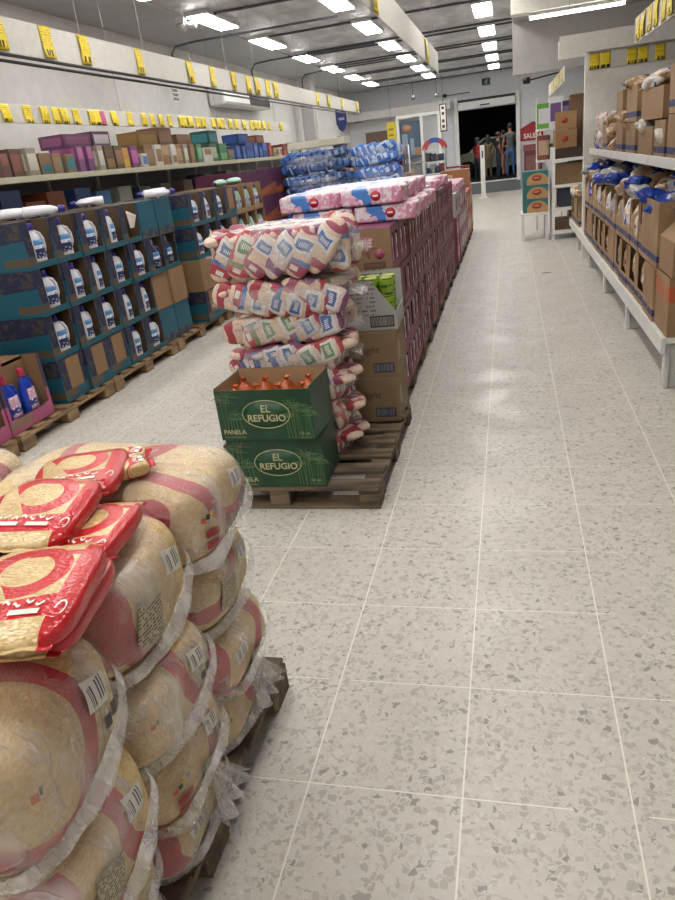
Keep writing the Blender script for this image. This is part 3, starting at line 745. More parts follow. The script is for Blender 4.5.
plain_carton('large brown carton with a pale label topping the far end of the central row', (-.93, 14.9, .0), .5, .4, .3, mat('#9a6a45', .7, 0, 0, 'tan carton'), 0, '#a98255', patch=(.12, .42, .5, .75, '#c4a585')).location = (-.93, 13.6, PZ+2*.36+.001)

mb = MB(); mb.pillow(.035, .022, .008, 2.2, 6, 3, .2, 40., Matrix.Translation((-.575, 3.45, .0045))); tag(mb.build('paper_scrap', WHP), 'small white scrap on the floor beside the bare pallet boards', 'scrap')
mb = MB(); mb.pillow(.12, .05, .004, 2.2, 6, 5, .1, 20., Matrix.Translation((.42, 8.9, .0025))); tag(mb.build('cardboard_scrap', mat('#5f584c', .8, 0, 0, 'scrap')), 'flat dark scrap lying in the open aisle floor', 'scrap')
# ---------------------------------------------------------------- left aisle: detergent boxes and bottles
def print_mat(name, field, band, arch, lab, edge):
    s = Sh(name); s.coord()
    fl = s.noise(22, 3).sm(.5, .62)
    bandc = s.mix(fl, srgb(band), srgb('#463f37'))
    yy = (s.x+.25)
    a = (s.x*s.x*.55+s.z*s.z).sqrt()
    top = s.z.gt(.235).mx((s.x.abs()*.7+s.z*1.).gt(.30))
    top = s.z.gt((s.x*3.2).sin()*.03+.2).mx(s.x.gt(-.16)*s.y.gt(-10.)*s.z.gt(.09)*s.y.abs().lt(.155))
    col = s.mix(top, s.mix(s.noise(4, 2), srgb(field), srgb(arch)), bandc)
    lb = s.z.rng(.03, .085)*s.noise(3.3, 0, s.vec(s.x, s.y, 0.)).gt(.5)
    col = s.mix(lb*s.noise(45, 1).gt(.36), col, srgb(lab))
    s.base(col, .5); return s.m
TEAL = print_mat('teal printed carton', '#0c4a5c', '#1b2140', '#135a6b', '#5a4834', 0)
PINKM = print_mat('pink printed carton', '#96406a', '#44324f', '#b05a80', '#7f6a52', 0)
TEALF = None
s = Sh('plain teal panel'); s.coord(); s.base(s.mix(s.z.lt(.075), s.mix(s.noise(5, 2), srgb('#0e4b60'), srgb('#135f72')), s.mix(s.noise(25, 2).gt(.52), srgb('#22304e'), srgb('#4c5648'))), .5); TEALP = s.m
DW, DD, DH = .326, .8, .322
BOTW = mat('#d3d3da', .3, 0, 0, 'white plastic'); CAPB = mat('#2a2480', .35, 0, 0, 'blue cap'); BOTB = mat('#1a3fae', .3, 0, 0, 'blue plastic'); CAPP = mat('#b02a4a', .35, 0, 0, 'pink cap')
MINT = mat('#8fb9a6', .35, 0, 0, 'mint plastic'); CAPV = mat('#3b2858', .35, 0, 0, 'violet cap'); BOTN = mat('#1c2350', .35, 0, 0, 'navy plastic')
s = Sh('detergent label'); s.coord()
c_ = s.mix(s.z.gt(.118), srgb('#23335e'), srgb('#4f84b4')); c_ = s.mix(((s.z-.125).abs().lt(.012))*s.noise(60, 1).gt(.42), c_, srgb('#dfe4ee')); c_ = s.mix(s.z.lt(.085)*s.noise(50, 2).gt(.55), c_, srgb('#c9cdd8'))
s.base(c_, .35); LABD = s.m
s = Sh('pink detergent label'); s.coord()
c_ = s.mix(s.z.rng(.10, .14), srgb('#c9a0b4'), srgb('#2c3a86')); c_ = s.mix(s.noise(45, 2).gt(.6), c_, srgb('#e6dbe4')); s.base(c_, .35); LABP = s.m
# box faces +x; slot in the front shows a bottle
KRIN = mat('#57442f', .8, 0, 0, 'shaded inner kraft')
def slot_box(label, body, slot=True, w=DW, d=DD, h=DH, group='detergent cartons on the left pallets', name='detergent_box', sill=.045, full=False, inner=KRAFT, sw=1., back=.14):
    t = thing(name, label, 'box', group=group); th = .005; mb = MB()
    mb.box(-d, 0, -w/2, w/2, 0, th); mb.box(-d, -d+th, -w/2, w/2, th, h); mb.box(-d, 0, -w/2, -w/2+th, th, h); mb.box(-d, 0, w/2-th, w/2, th, h)
    if slot:
        s0, s1 = (-w*.22*sw, w*.42*sw) if not full else (-w/2+.03, w/2-.03)
        mb.box(-th, 0, -w/2+th, w/2-th, th, sill); mb.box(-th, 0, -w/2+th, s0, sill, h); mb.box(-th, 0, s1, w/2-th, sill, h)
    else: mb.box(-th, 0, -w/2+th, w/2-th, th, h)
    ca = mb.build('carton', body, t, bev=.002)
    mb = MB(); e = th+.001
    if slot:
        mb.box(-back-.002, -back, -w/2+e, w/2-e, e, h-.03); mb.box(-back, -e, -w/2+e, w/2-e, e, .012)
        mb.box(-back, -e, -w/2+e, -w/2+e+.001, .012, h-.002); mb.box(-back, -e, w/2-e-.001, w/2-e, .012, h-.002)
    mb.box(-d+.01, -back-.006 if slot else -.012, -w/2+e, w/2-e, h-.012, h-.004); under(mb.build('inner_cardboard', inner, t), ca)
    return t
def bottle(label, body, cap, lab, group, h=.288, w=.135, name='detergent_bottle', handle=True):
    t = thing(name, label, 'bottle', group=group); k = h/.265
    mb = MB()
    pr = [(.0, 0), (.046, .0), (.052, .008), (.053, .05), (.052, .11), (.048, .15), (.04, .182, -.004), (.028, .205, -.010), (.019, .217, -.012), (.018, .226, -.012)]
    mb.lathe([(q[0]*w/.106, q[1]*k, (q[2] if len(q) > 2 else 0)) for q in pr], 18, 1., .62, Matrix.Rotation(PI/2, 4, 'Z'), True)
    bo = mb.build('bottle_body', body, t)
    mb = MB(); mb.lathe([(.024, .222*k, -.012), (.025, .23*k, -.012), (.022, .262*k, -.012), (.018, .266*k, -.012)], 16, 1, 1, Matrix.Rotation(PI/2, 4, 'Z')); mb.build('cap', cap, t)
    if handle:
        mb = MB(); ww = w/.106
        mb.tube([(0, .020, .212*k), (0, .045*ww, .196*k), (0, .062*ww, .16*k), (0, .064*ww, .11*k), (0, .052*ww, .075*k)], [.010, .012, .0125, .0115, .012], 8); mb.build('handle', body, t)
    mb = MB(); ww = w/.106
    def fn(u, v):
        z = (.045+.115*v)*k; r = .0525*ww*(1 if z < .12*k else 1-(z/k-.12)*1.6); a = (u-.5)*1.7+.12; return (r*.62*math.cos(a)+.0012, r*math.sin(a), z)
    mb.grid(fn, 10, 6); under(mb.build('printed_label', lab, t, solid=.0005), bo)
    return t
Y0, PITCH, FX = 4.3, .331, -3.2
rowz = [.118+k*.3235 for k in range(4)]; rname2 = ('bottom', 'second', 'third', 'top')
B1 = B2 = bt = None
shown = {3: (0, 1, 2, 3, 4), 2: (0, 1, 2, 3, 4, 5, 6), 1: (0, 1, 2, 3, 4), 0: (3, 4)}
def place(proto, P, lb, rz=0., group=None): return dup(proto, P, rz, lb, group)
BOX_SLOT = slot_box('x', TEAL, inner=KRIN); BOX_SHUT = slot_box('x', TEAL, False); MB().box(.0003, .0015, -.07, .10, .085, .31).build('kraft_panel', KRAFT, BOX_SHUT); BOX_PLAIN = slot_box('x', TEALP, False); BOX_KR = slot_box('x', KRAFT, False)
BOT = bottle('x', BOTW, CAPB, LABD, 'white detergent bottles in the carton slots')
BOTDK = bottle('x', BOTN, mat('#8a8f9c', .3, .3, 0, 'grey cap'), LABD, 'white detergent bottles in the carton slots')
for r_ in range(4):
    for i in range(7):
        P = (FX+random.uniform(-.012, .012), Y0+PITCH*(i+.5), rowz[r_])
        slot = i in shown[r_]
        pr = BOX_SLOT if slot else (BOX_PLAIN if (r_ == 3 or i in (5, 6) and r_ == 0) else BOX_KR if (r_ == 1 and i > 4) else BOX_SHUT)
        kind = 'open-fronted teal and navy detergent carton' if slot else ('brown cardboard carton' if pr is BOX_KR else 'closed teal detergent carton')
        place(pr, P, '%s, first left stack, %s row, %s from near end' % (kind, rname2[r_], ORD[i]), R(random.uniform(-.6, .6)))
        if slot:
            if r_ == 3 and i == 4:
                mb = MB(); mb.grid(lambda u, v: (-.012-.02*u+.05*u*v, -.03+.11*u-.02*v, .12+.15*v-.05*u*v), 8, 8); o = mb.build('paper_flap', WHP, None, (P[0]+.02, P[1], P[2]), solid=.001); tag(o, 'torn white paper flap sticking out of a top-row detergent carton', 'paper')
                continue
            bb = BOTDK if (r_ == 2 and i in (5, 6)) else BOT
            dup(bb, (P[0]-.046, P[1]+.02, P[2]+.016), R(random.uniform(-22, 12)), '%s detergent bottle, first left stack, %s row, %s carton from near end' % ('navy' if bb is BOTDK else 'white', rname2[r_], ORD[i]))
# second stack further along
Y1 = 6.86
BOX_MINT = slot_box('x', BOX_KR.children[0].data.materials[0], True, full=True, sill=.06)
BOTM = bottle('x', MINT, CAPV, LABP, 'mint green bottles in brown cartons')
FX2 = -3.12
for r_ in range(4):
    for i in range(7):
        P = (FX2+random.uniform(-.01, .01), Y1+.332*(i+.5), rowz[r_])
        if i < 4: pr = BOX_SLOT if (r_ in (2, 3) and i in (0, 1, 2)) else (BOX_KR if r_ == 1 else BOX_SHUT); kd = 'teal detergent carton' if pr is not BOX_KR else 'brown closed carton'
        else: pr = BOX_MINT if r_ >= 2 else BOX_KR; kd = 'brown carton of mint bottles' if pr is BOX_MINT else 'brown closed carton'
        place(pr, P, '%s, second left stack, %s row, %s from near end' % (kd, rname2[r_], ORD[i]), R(random.uniform(-.6, .6)))
        if pr is BOX_SLOT: dup(BOT, (P[0]-.046, P[1]+.02, P[2]+.016), R(random.uniform(-15, 12)), 'white detergent bottle in the second left stack, %s row, %s carton' % (rname2[r_], ORD[i]))
        if pr is BOX_MINT:
            for q in (-1, 1): dup(BOTM, (P[0]-.06, P[1]+q*.07, P[2]+.018), R(random.uniform(-15, 15)), 'mint bottle with violet cap, %s one, %s carton of the %s row' % (('near', 'far')[(q+1)//2], ORD[i], rname2[r_]))
# bottles lying on top
zt = rowz[3]+DH
def lying(pr, P, yaw, lb): 
    o = dup(pr, P, None, lb, 'bottles lying on top of the stacks'); o.rotation_euler = (0, R(90), R(yaw)); return o
lying(BOT, (-3.30, 6.32, zt+.046), 28, 'white bottle lying on the stack with its blue cap towards the left')
lying(BOT, (-3.56, 6.04, zt+.046), 208, 'white bottle lying left of another, its blue cap pointing left')
lying(BOT, (-3.34, 6.88, zt+.046), 205, 'white bottle lying farthest along the top of the first stack')
lying(BOT, (-3.38, 4.62, zt+.046), 32, 'white bottle lying on the stack at the left edge, cap pointing away')
lying(BOT, (-3.50, 4.42, zt+.046), 210, 'white bottle lying nearest the camera on the left stack')
lying(BOT, (-3.62, 4.66, zt+.046), 35, 'white bottle lying behind two others at the left edge')
lying(BOTM, (-3.3, 8.3, zt+.043), -85, 'mint bottle lying on top of the mint bottle cartons')
lying(BOTM, (-3.27, 8.75, zt+.043), -100, 'mint bottle lying farther along on the mint bottle cartons')
# pink cartons with blue bottles at the left edge
BOX_PINK = slot_box('x', PINKM, True, .47, .6, .44, 'pink cartons of blue bottles', 'bleach_box', .1, True)
BOTP = bottle('x', BOTB, CAPP, LABP, 'blue bottles with pink caps', .36, .15, 'detergent_bottle', True)
for P, lb in (((FX, 3.89, .118), 'lower pink carton with two blue bottles, next to the teal stack'), ((FX, 3.41, .118), 'lower pink carton cut by the left edge of the picture'),
              ((FX-.02, 3.53, .118+.445), 'upper pink carton peeking in at the left edge')):
    dup(BOX_PINK, P, 0, lb)
    for q in (-1, 1): dup(BOTP, (P[0]-.07, P[1]+q*.095, P[2]+.018), R(random.uniform(-8, 8)), '%s blue bottle with pink cap in the %s' % (('left', 'right')[(q+1)//2], ('lower pink carton by the teal stack' if P[1] > 3.7 else 'lower pink carton at the left edge' if P[2] < .2 else 'upper pink carton at the left edge')))
for p_ in (BOX_SLOT, BOX_SHUT, BOX_PLAIN, BOX_KR, BOT, BOTDK, BOX_MINT, BOTM, BOX_PINK, BOTP):
    for q in list(p_.children_recursive): bpy.data.objects.remove(q)
    bpy.data.objects.remove(p_)
# purple and orange cartons, dark bin
PURO = Sh('purple orange carton'); s = PURO; s.coord(); s.base(s.mix((s.z+s.x*.25-s.y*.12).gt(.2), s.mix(s.noise(8, 3).sm(.35, .7), srgb('#7e3c20'), srgb('#9a5326')), srgb('#4c1c38')), .5)
for r_ in range(4):
    for i in range(3):
        plain_carton('purple and orange carton left of the blue bales, %s layer, %s from near' % (rname[r_], ORD[i]), (-3.72, 9.58+i*.78, PZ+r_*.36), .62, .765, .358, PURO.m, R(random.uniform(-1, 1)), '#5a2b30', 'purple and orange cartons')
# shelf unit along the left wall
t = thing('storage_shelf', 'long white shelving unit along the left wall', 'shelf', (-4.6, 0, 0))
SHW = mat('#d5d5d0', .45, 0, 0, 'shelf enamel')
for z in (.25, .8, 1.28, 1.74):
    mb = MB(); mb.box(-.38, .26, 3.2, 16.6, z-.035, z); mb.build('shelf_board', SHW, t, bev=.003)
    mb = MB(); mb.box(.2602, .272, 3.2, 16.6, z-.05, z+.004); mb.build('price_rail', mat('#c8c6ad', .4, 0, 0, 'price rail'), t)
mb = MB(); mb.box(-.40, -.385, 3.2, 16.6, 0, 1.9); mb.build('back_panel', mat('#77777a', .6, 0, 0, 'back panel'), t)
for i in range(14):
    mb = MB(); y = 3.25+i*1.02; mb.box(-.38, -.34, y, y+.04, 0, 2.0); mb.build('upright', SHW, t)
def goods(lb, cat, P, w, d, h, c, pc, rz=0., nm='product_box', ph=(.2, .8)):
    t = thing(nm, lb, cat, P, rz, 'products on the left wall shelf')
    mb = MB(); mb.box(-d/2, d/2, -w/2, w/2, 0, h); mb.build('carton', mat(c, .5, 0, 0, 'product carton'), t, bev=.003)
    mb = MB(); mb.box(d/2+.0002, d/2+.0012, -w*.42, w*.42, h*ph[0], h*ph[1]); mb.box(-d*.4, d*.4, -w/2-.0012, -w/2-.0002, h*ph[0], h*ph[1]); mb.build('printed_face', mat(pc, .5, 0, 0, 'product print'), t)
    return t
pal = [('#5b3b34', '#7d4a3c', 'brown'), ('#8d8478', '#bdb8ac', 'cream'), ('#7b6146', '#2f6f78', 'teal'), ('#7c5e44', '#86704f', 'tan'), ('#6b3f6a', '#a45a8a', 'violet'), ('#57452f', '#84653f', 'dark brown'), ('#b08030', '#c09838', 'orange yellow'), ('#b9b4a4', '#4a6f9c', 'white and blue'), ('#8a6a4a', '#a98a66', 'kraft'), ('#c0bcb4', '#8a6a4c', 'white'), ('#3d6a4a', '#67a06e', 'green'), ('#4d5f52', '#9aa884', 'moss green'), ('#2a437c', '#4a6aa8', 'blue'), ('#2c3f78', '#3c5ca0', 'deep blue'), ('#7c2f36', '#a8504a', 'red'), ('#59605a', '#8a9084', 'slate')]
TOP2 = [(7.35, 1.98, .5, .13, '#6b3f62', '#94587c', 'purple'), (7.85, 1.985, .35, .16, '#6d4064', '#c8c2c8', 'purple and white'), (9.0, 2.0, .5, .17, '#8a6a34', '#94743c', 'mustard brown'), (9.5, 1.985, .45, .22, '#7a5a48', '#8a6a54', 'cocoa'), (10.1, 1.965, .5, .14, '#7b5a40', '#8a684c', 'walnut brown'), (11.2, 2.022, .4, .2, '#1f5a44', '#3b7f8c', 'green and teal'), (12.6, 2.025, .5, .16, '#24427e', '#30569c', 'navy'), (13.5, 2.064, .5, .14, '#7a4a40', '#9c6a58', 'rust')]
seq = [0, 0, 1, 2, 3, 2, 4, 4, 1, 5, 5, 6, 4, 7, 3, 9, 8, 9, 8, 1, 3, 10, 9, 11, 10, 2, 12, 12, 13, 12, 13, 12, 14, 8, 9, 14, 1, 11, 15, 11]
y = 5.8
for i, q in enumerate(seq):
    c, pc, cn = pal[q]; w_ = random.uniform(.13, .19) if y < 10 else random.uniform(.2, .3); y += w_/2; h = .25 if any(abs(y-q[0]) < q[2]/2+.1 for q in TOP2) else random.uniform(.15, .25)
    goods('%s carton on the upper left shelf, %s from the near end' % (cn, ORD[i]), 'box', (-4.50+random.uniform(-.03, .02), y, 1.742), w_, .3, h, c, pc, R(random.uniform(-8, 8)), ph=random.choice(((.2, .8), (.1, .45), (.5, .95))))
    y += w_/2+(random.uniform(.02, .07) if y < 10 else random.uniform(.02, .1))
top2 = TOP2
for y, z, w, h, c, pc, cn in top2:
    goods('%s carton stacked on top of others on the upper left shelf' % cn, 'box', (-4.62, y, 1.9935), w, .3, h, c, pc, R(random.uniform(-3, 3)))
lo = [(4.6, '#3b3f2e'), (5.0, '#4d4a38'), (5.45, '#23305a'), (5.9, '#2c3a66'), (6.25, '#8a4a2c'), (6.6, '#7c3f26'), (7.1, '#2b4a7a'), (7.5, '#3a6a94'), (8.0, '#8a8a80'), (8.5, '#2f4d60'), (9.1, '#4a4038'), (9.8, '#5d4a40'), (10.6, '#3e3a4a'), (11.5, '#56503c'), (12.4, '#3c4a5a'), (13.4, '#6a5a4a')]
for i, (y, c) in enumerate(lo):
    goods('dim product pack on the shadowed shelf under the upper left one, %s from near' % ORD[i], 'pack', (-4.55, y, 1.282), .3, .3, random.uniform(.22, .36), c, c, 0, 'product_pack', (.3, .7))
# blue film bales beyond the purple cartons
for col_, (bx_, by_, bw_, rows_) in enumerate(((-2.86, 11.3, 1.05, 5), (-1.98, 11.6, .70, 5))):
    for k in range(rows_):
        grain_bale(bw_, .6, .29, '%s blue film bale of packs, %s pile behind the paper packs' % (rname[min(k, 3)] if k < 4 else 'topmost', ('left', 'right')[col_]), (bx_, by_, PZ+k*.325), R(random.uniform(-3, 3)), (PKB, PKC)[col_], 30+k+col_*7, 'blue_pack_bale', 'bale', 'blue film bales of packs', True)
dup(PA, (-2.86, 11.3, 0), R(0), 'pallet under the left pile of blue bales'); dup(PA, (-1.8, 11.6, 0), R(0), 'pallet under the right pile of blue bales').scale = (.8, 1, 1)
# pale carton on the blue pile
plain_carton('pale cream carton lying flat on the left pile of blue bales', (-2.85, 11.45, PZ+5*.325+.02), .9, .4, .10, mat('#c9c2ae', .6, 0, 0, 'cream carton'), 0, '#b9ae92')
# ---------------------------------------------------------------- hanging banners with yellow price cards
BAN = mat('#d3d1c8', .55, 0, 0, 'banner board'); TUBE = mat('#4a4a4c', .4, .6, 0, 'steel tube')
s = Sh('yellow price card'); s.coord(); r = s.rand()
tb = s.z.rng(-.085, -.045)*s.noise(1., 0, s.vec(s.y*75., s.x*75., r*40.)).gt(.46)*(s.y.abs().mx(s.x.abs())).lt(.05)
tt = (s.z.gt(-.02))*((s.z*60.).fract().gt(.6))*s.noise(1., 0, s.vec(s.y*60., (s.z*60.).floor()*3.3, r*20.)).gt(.5)
tl = s.z.rng(-.108, -.1)
c_ = s.mix(s.noise(6, 2), srgb('#e2c41a'), srgb('#efd626')); c_ = s.mix(tt*.6, c_, srgb('#6e5c10')); c_ = s.mix(tb.mx(tl*.7), c_, srgb('#2e2a12'))
s.base(c_, .5); YEL = s.m
PINKC = mat('#c0497a', .5, 0, 0, 'pink card')
cards = {}
def card_mesh(w, h, ax, v):
    k = (w, h, ax, v)
    if k in cards: return cards[k]
    mb = MB()
    def fn(u, q):
        a = (u-.5)*w; z = (q-.5)*h; b = .0015+.012*abs(math.sin(q*PI))*(v % 2)+.010*(1-q)*abs(math.sin(u*3+v*2))+.003*(1+math.sin(q*5+v))
        return (b, a, z) if ax == 'x' else (a, -b, z)
    mb.grid(fn, 6, 8); o = mb.build('price_card', YEL, solid=0)
    cards[k] = o.data; bpy.data.objects.remove(o); return cards[k]
def card(P, w, h, ax, lb, grp, v=0, side=1):
    o = bpy.data.objects.new('price_card', card_mesh(w, h, ax, v % 4)); C.objects.link(o); o.location = P
    if side < 0: o.rotation_euler = (0, 0, PI)
    md = o.modifiers.new('thickness', 'SOLIDIFY'); md.thickness = .001
    return tag(o, lb, 'price card', grp)
def banner(label, P, L, h, ax, wires=(), rails=False, t_=.012):
    t = thing('price_banner', label, 'banner', P)
    mb = MB()
    if ax == 'x': mb.box(-t_/2, t_/2, 0, L, 0, h)
    else: mb.box(0, L, -t_/2, t_/2, 0, h)
    mb.build('board', BAN, t, bev=.002)
    for q in wires:
        mb = MB(); a = (0, q, h) if ax == 'x' else (q, 0, h); b = (a[0], a[1], 3.49-P[2]); mb.tube([a, b], .0025, 5); mb.build('hanging_wire', mat('#9a9a9a', .4, .5, 0, 'wire'), t)
    if rails:
        for dz, dx in ((-.02, .03), (-.045, -.02)):
            mb = MB(); mb.tube([(dx, 0, dz), (dx, L, dz)], .011, 8); mb.build('steel_rail', TUBE, t)
        mb = MB(); mb.box(-.05, .06, .35, .5, -.07, -.005); mb.build('bracket', TUBE, t)
    return t
banner('long white price banner hanging over the left aisle', (-3.2, 3.6, 2.45), 13.3, .215, 'x', [1.0+1.05*i for i in range(12)], True)
nc = [4.6, 5.15, 5.64, 6.56, 7.66, 8.29, 8.95, 9.5, 9.82, 10.3, 10.65, 13.1, 13.9, 15.1, 16.6]
for i, y in enumerate(nc):
    card((-3.1925, y, 2.56), .135 if y < 9 else .19, .205, 'x', 'yellow price card on the long left hanging banner, %s from the near end' % ORD[i], 'yellow price cards on the left hanging banner', i+1)
banner('low white price strip in front of the left wall above the shelf goods', (-4.35, 5.2, 2.195), 9.9, .16, 'x', (.3, 3, 6, 9))
sc = [5.75, 6.07, 6.4, 6.66, 6.86, 6.99, 7.22, 7.52, 7.64, 7.99, 8.37, 8.72, 8.96, 9.19, 9.46, 9.8, 9.95, 10.12, 10.4, 10.6, 11.0, 11.2, 11.38, 11.7, 12.0, 12.35, 12.75, 12.95, 13.2, 13.4, 13.75, 14.5]
for i, y in enumerate(sc):
    if i == 8: o = card((-4.343, 7.74, 2.27), .13, .15, 'x', 'pink price card among the yellow ones on the low left strip', 'price cards on the low left strip', 0); o.data = o.data.copy(); o.data.materials.clear(); o.data.materials.append(PINKC)
    card((-4.343, y, 2.272), .13 if y < 10 else .17, .15, 'x', 'yellow price card on the low left wall strip, %s from the near end' % ORD[i], 'price cards on the low left strip', i)
banner('white price banner hanging over the central row of pallets', (-.86, 3.0, 2.425), 7.25, .235, 'x', (.5, 3.5, 6.8))
for i, y in enumerate((5.35, 8.75)): card((-.852, y, 2.53), .2, .24, 'x', 'yellow price card on the central banner, the %s one' % ('nearer', 'farther')[i], 'cards on the central banner', 1)
banner('price banner running along the aisle over the right shelves', (1.3, 3.6, 2.29), 5.2, .235, 'x', (.4, 2.5, 4.9))
for i in range(12): card((1.2935, 8.6-i*.33, 2.41), .2, .21, 'x', 'yellow price card on the banner over the right shelves, %s from its far end' % ORD[i], 'cards over the right shelves', i, -1)
banner('white price strip on the cream partition above the right shelves', (.93, 9.7435, 2.165), 1.45, .18, 'y')
for i, x in enumerate((1.0, 1.12, 1.41, 1.53, 1.71, 1.95, 2.1)): card((x, 9.7372, 2.255), .112, .165, 'y', 'yellow price card on the partition strip, %s from the left' % ORD[i], 'cards on the partition strip', 0)
banner('blank cream banner hanging in front of the partition at right', (.58, 9.3, 2.33), 1.6, .19, 'y', (.1, 1.4))
banner('small far price strip behind the partition beside the drop wall', (.80, 11.7, 2.2), 4.2, .2, 'x', ())
for i in range(5): card((.7935, 12.0+i*.7, 2.3), .22, .18, 'x', 'yellowed card on the small far strip behind the partition, %s from near' % ORD[i], 'cards on the small far strip', i, -1)
# ---------------------------------------------------------------- right gondola
t = thing('gondola_shelf', 'long white gondola shelf along the right side of the aisle', 'shelf', (0, 0, 0))
mb = MB(); mb.box(.90, 1.75, 4.42, 11.5, .3, .335); mb.build('lower_shelf', SHW, t, bev=.004)
mb = MB(); mb.box(.872, .8995, 4.42, 11.5, .235, .338); mb.build('front_beam', SHW, t, bev=.004)
mb = MB(); mb.box(.96, 1.75, 3.6, 9.62, 1.275, 1.302); mb.build('upper_shelf', SHW, t, bev=.003)
for i in range(6):
    mb = MB(); mb.box(.945, .9595, 3.62+i*1.0, 3.62+i*1.0+.985, 1.262, 1.325); mb.build('price_rail', mat('#dcdcd8', .4, 0, 0, 'rail white'), t, bev=.002)
for y in (4.5, 6.02, 7.5, 9.02, 10.54):
    mb = MB(); mb.box(.905, .935, y-.035, y+.035, 0, .2995); mb.box(.935, 1.02, y-.012, y+.012, 0, .2995); mb.build('leg', SHW, t, bev=.003)
mb = MB(); mb.box(1.755, 1.775, 3.6, 9.6, .0, 1.9); mb.build('back_panel', mat('#6a6a6c', .6, 0, 0, 'back panel grey'), t)
for y in (3.7, 5.6, 7.5, 9.5):
    mb = MB(); mb.box(1.69, 1.75, y, y+.04, .336, 1.2745); mb.build('upright', SHW, t)
s = Sh('kraft with navy band'); s.coord()
k_ = s.mix(s.noise(4, 3).sm(.3, .7), srgb('#86694a'), srgb('#9c7c58')); bd = s.z.rng(.035, .075)
s.base(s.mix(bd*s.noise(26, 2).gt(.36), k_, srgb('#26305e')), .7); KNAVY = s.m
s = Sh('kraft with orange print'); s.coord()
k_ = s.mix(s.noise(4, 3).sm(.3, .7), srgb('#86694a'), srgb('#977753'))
pr_ = s.z.rng(.21, .3)*((s.y*5.+.3).fract().lt(.62))
s.base(s.mix(pr_*s.noise(20, 2).gt(.33), k_, srgb('#b0522e')), .7); KORG = s.m
def bread_mat(name, a, b, c):
    s = Sh(name); s.coord(); n1 = s.noise(14, 3, None, s.rand()*20.)
    s.base(s.mix(n1.gt(.62), s.mix(n1.lt(.42), srgb(a), srgb(b)), srgb(c)), .25); s.bump(s.noise(22, 3), .6, .012); return s.m
BRD = [bread_mat('blue snack bag', '#1f3f9c', '#1a2f7c', '#c9ccd8'), bread_mat('white snack bag', '#cfc9c2', '#b89a80', '#3a55a8'), bread_mat('tan snack bag', '#a98a6c', '#c8b49a', '#7a3038'), bread_mat('silver snack bag', '#9a9a98', '#6f6a66', '#cfcfd0')]
bmesh_ = []
for v in range(3):
    mb = MB(); mb.pillow(.24, .15, .10, 2.6, 12, v*3+2, .30, 19., None, .6)
    for sg in (-1, 1): mb.grid(lambda u, q: (sg*(.112+.02*q), (u-.5)*.12, .004*math.sin(u*16+v)), 10, 2)
    o = mb.build('p', BRD[0]); bmesh_.append(o.data); bpy.data.objects.remove(o)
bm_cache = {}
def snack(P, rot, k, lb, grp):
    v = random.randrange(3)
    if (k, v) not in bm_cache: me = bmesh_[v].copy(); me.materials.clear(); me.materials.append(BRD[k]); bm_cache[(k, v)] = me
    o = bpy.data.objects.new('snack_bag', bm_cache[(k, v)]); C.objects.link(o); o.location = P; o.rotation_euler = rot
    return tag(o, lb, 'snack bag', grp)
cnm = ('blue', 'white', 'tan', 'silver')
RB = slot_box('x', KNAVY, True, .38, .55, .335, 'brown display cartons on the right shelf', 'display_carton', .10, False, KRAFT, .92, .13)
RBU = slot_box('x', KNAVY, True, .38, .55, .335, 'brown display cartons on the right shelf', 'display_carton', .15, True, KRAFT, 1., .16)
RBF = slot_box('x', KNAVY, False, .38, .55, .335, 'brown display cartons on the right shelf', 'display_carton')
snk = {0: [], 1: []}
for r_ in range(2):
    for i in range(17):
        y = 5.03+i*.386; z = .3365+r_*.3375
        if y > 11.3: continue
        if 9.4 < y < 10.1: continue
        if r_ == 1 and i == 0: continue
        if r_ == 1 and i > 11: continue
        P = (.888+random.uniform(0, .012)+.01*r_, y, z)
        sl = not (r_ == 0 and i % 5 == 0)
        dup((RBU if r_ else RB) if sl else RBF, P, PI+R(random.uniform(-1, 1)), 'brown navy-banded carton on the right gondola, %s tier, %s from near end' % (('lower', 'upper')[r_], ORD[i]))
        for e_ in ((-1, 1) if sl else ()): snack((P[0]+.068-.02*r_, y-.03*(1-r_)+e_*(.066+.02*r_), z+.18+random.uniform(-.01, .02)), (R(90+random.uniform(-10, 10)), R(random.uniform(70, 110)), R(90)), random.choice((1, 2, 2, 3, 0) if r_ else (1, 2, 2, 3)), '%s snack bag in the slot of the %s-tier right carton, %s from near end' % (('near', 'far')[e_ < 0], ('lower', 'upper')[r_], ORD[i]), 'snack bags in the slots')
        if (r_ == 1 or i > 11):
            for q in range(4):
                snack((P[0]+.05+.14*q+random.uniform(-.02, .02), y+random.uniform(-.04, .04), z+.335+.055+random.uniform(0, .07)), (R(random.uniform(-40, 40)), R(random.uniform(-35, 35)), R(random.uniform(0, 180))), random.choice((0, 0, 1, 2, 3)), 'snack bag heaped above the right cartons, %s carton, %s from aisle' % (ORD[i], ORD[q]), 'snack bags heaped on the right cartons')
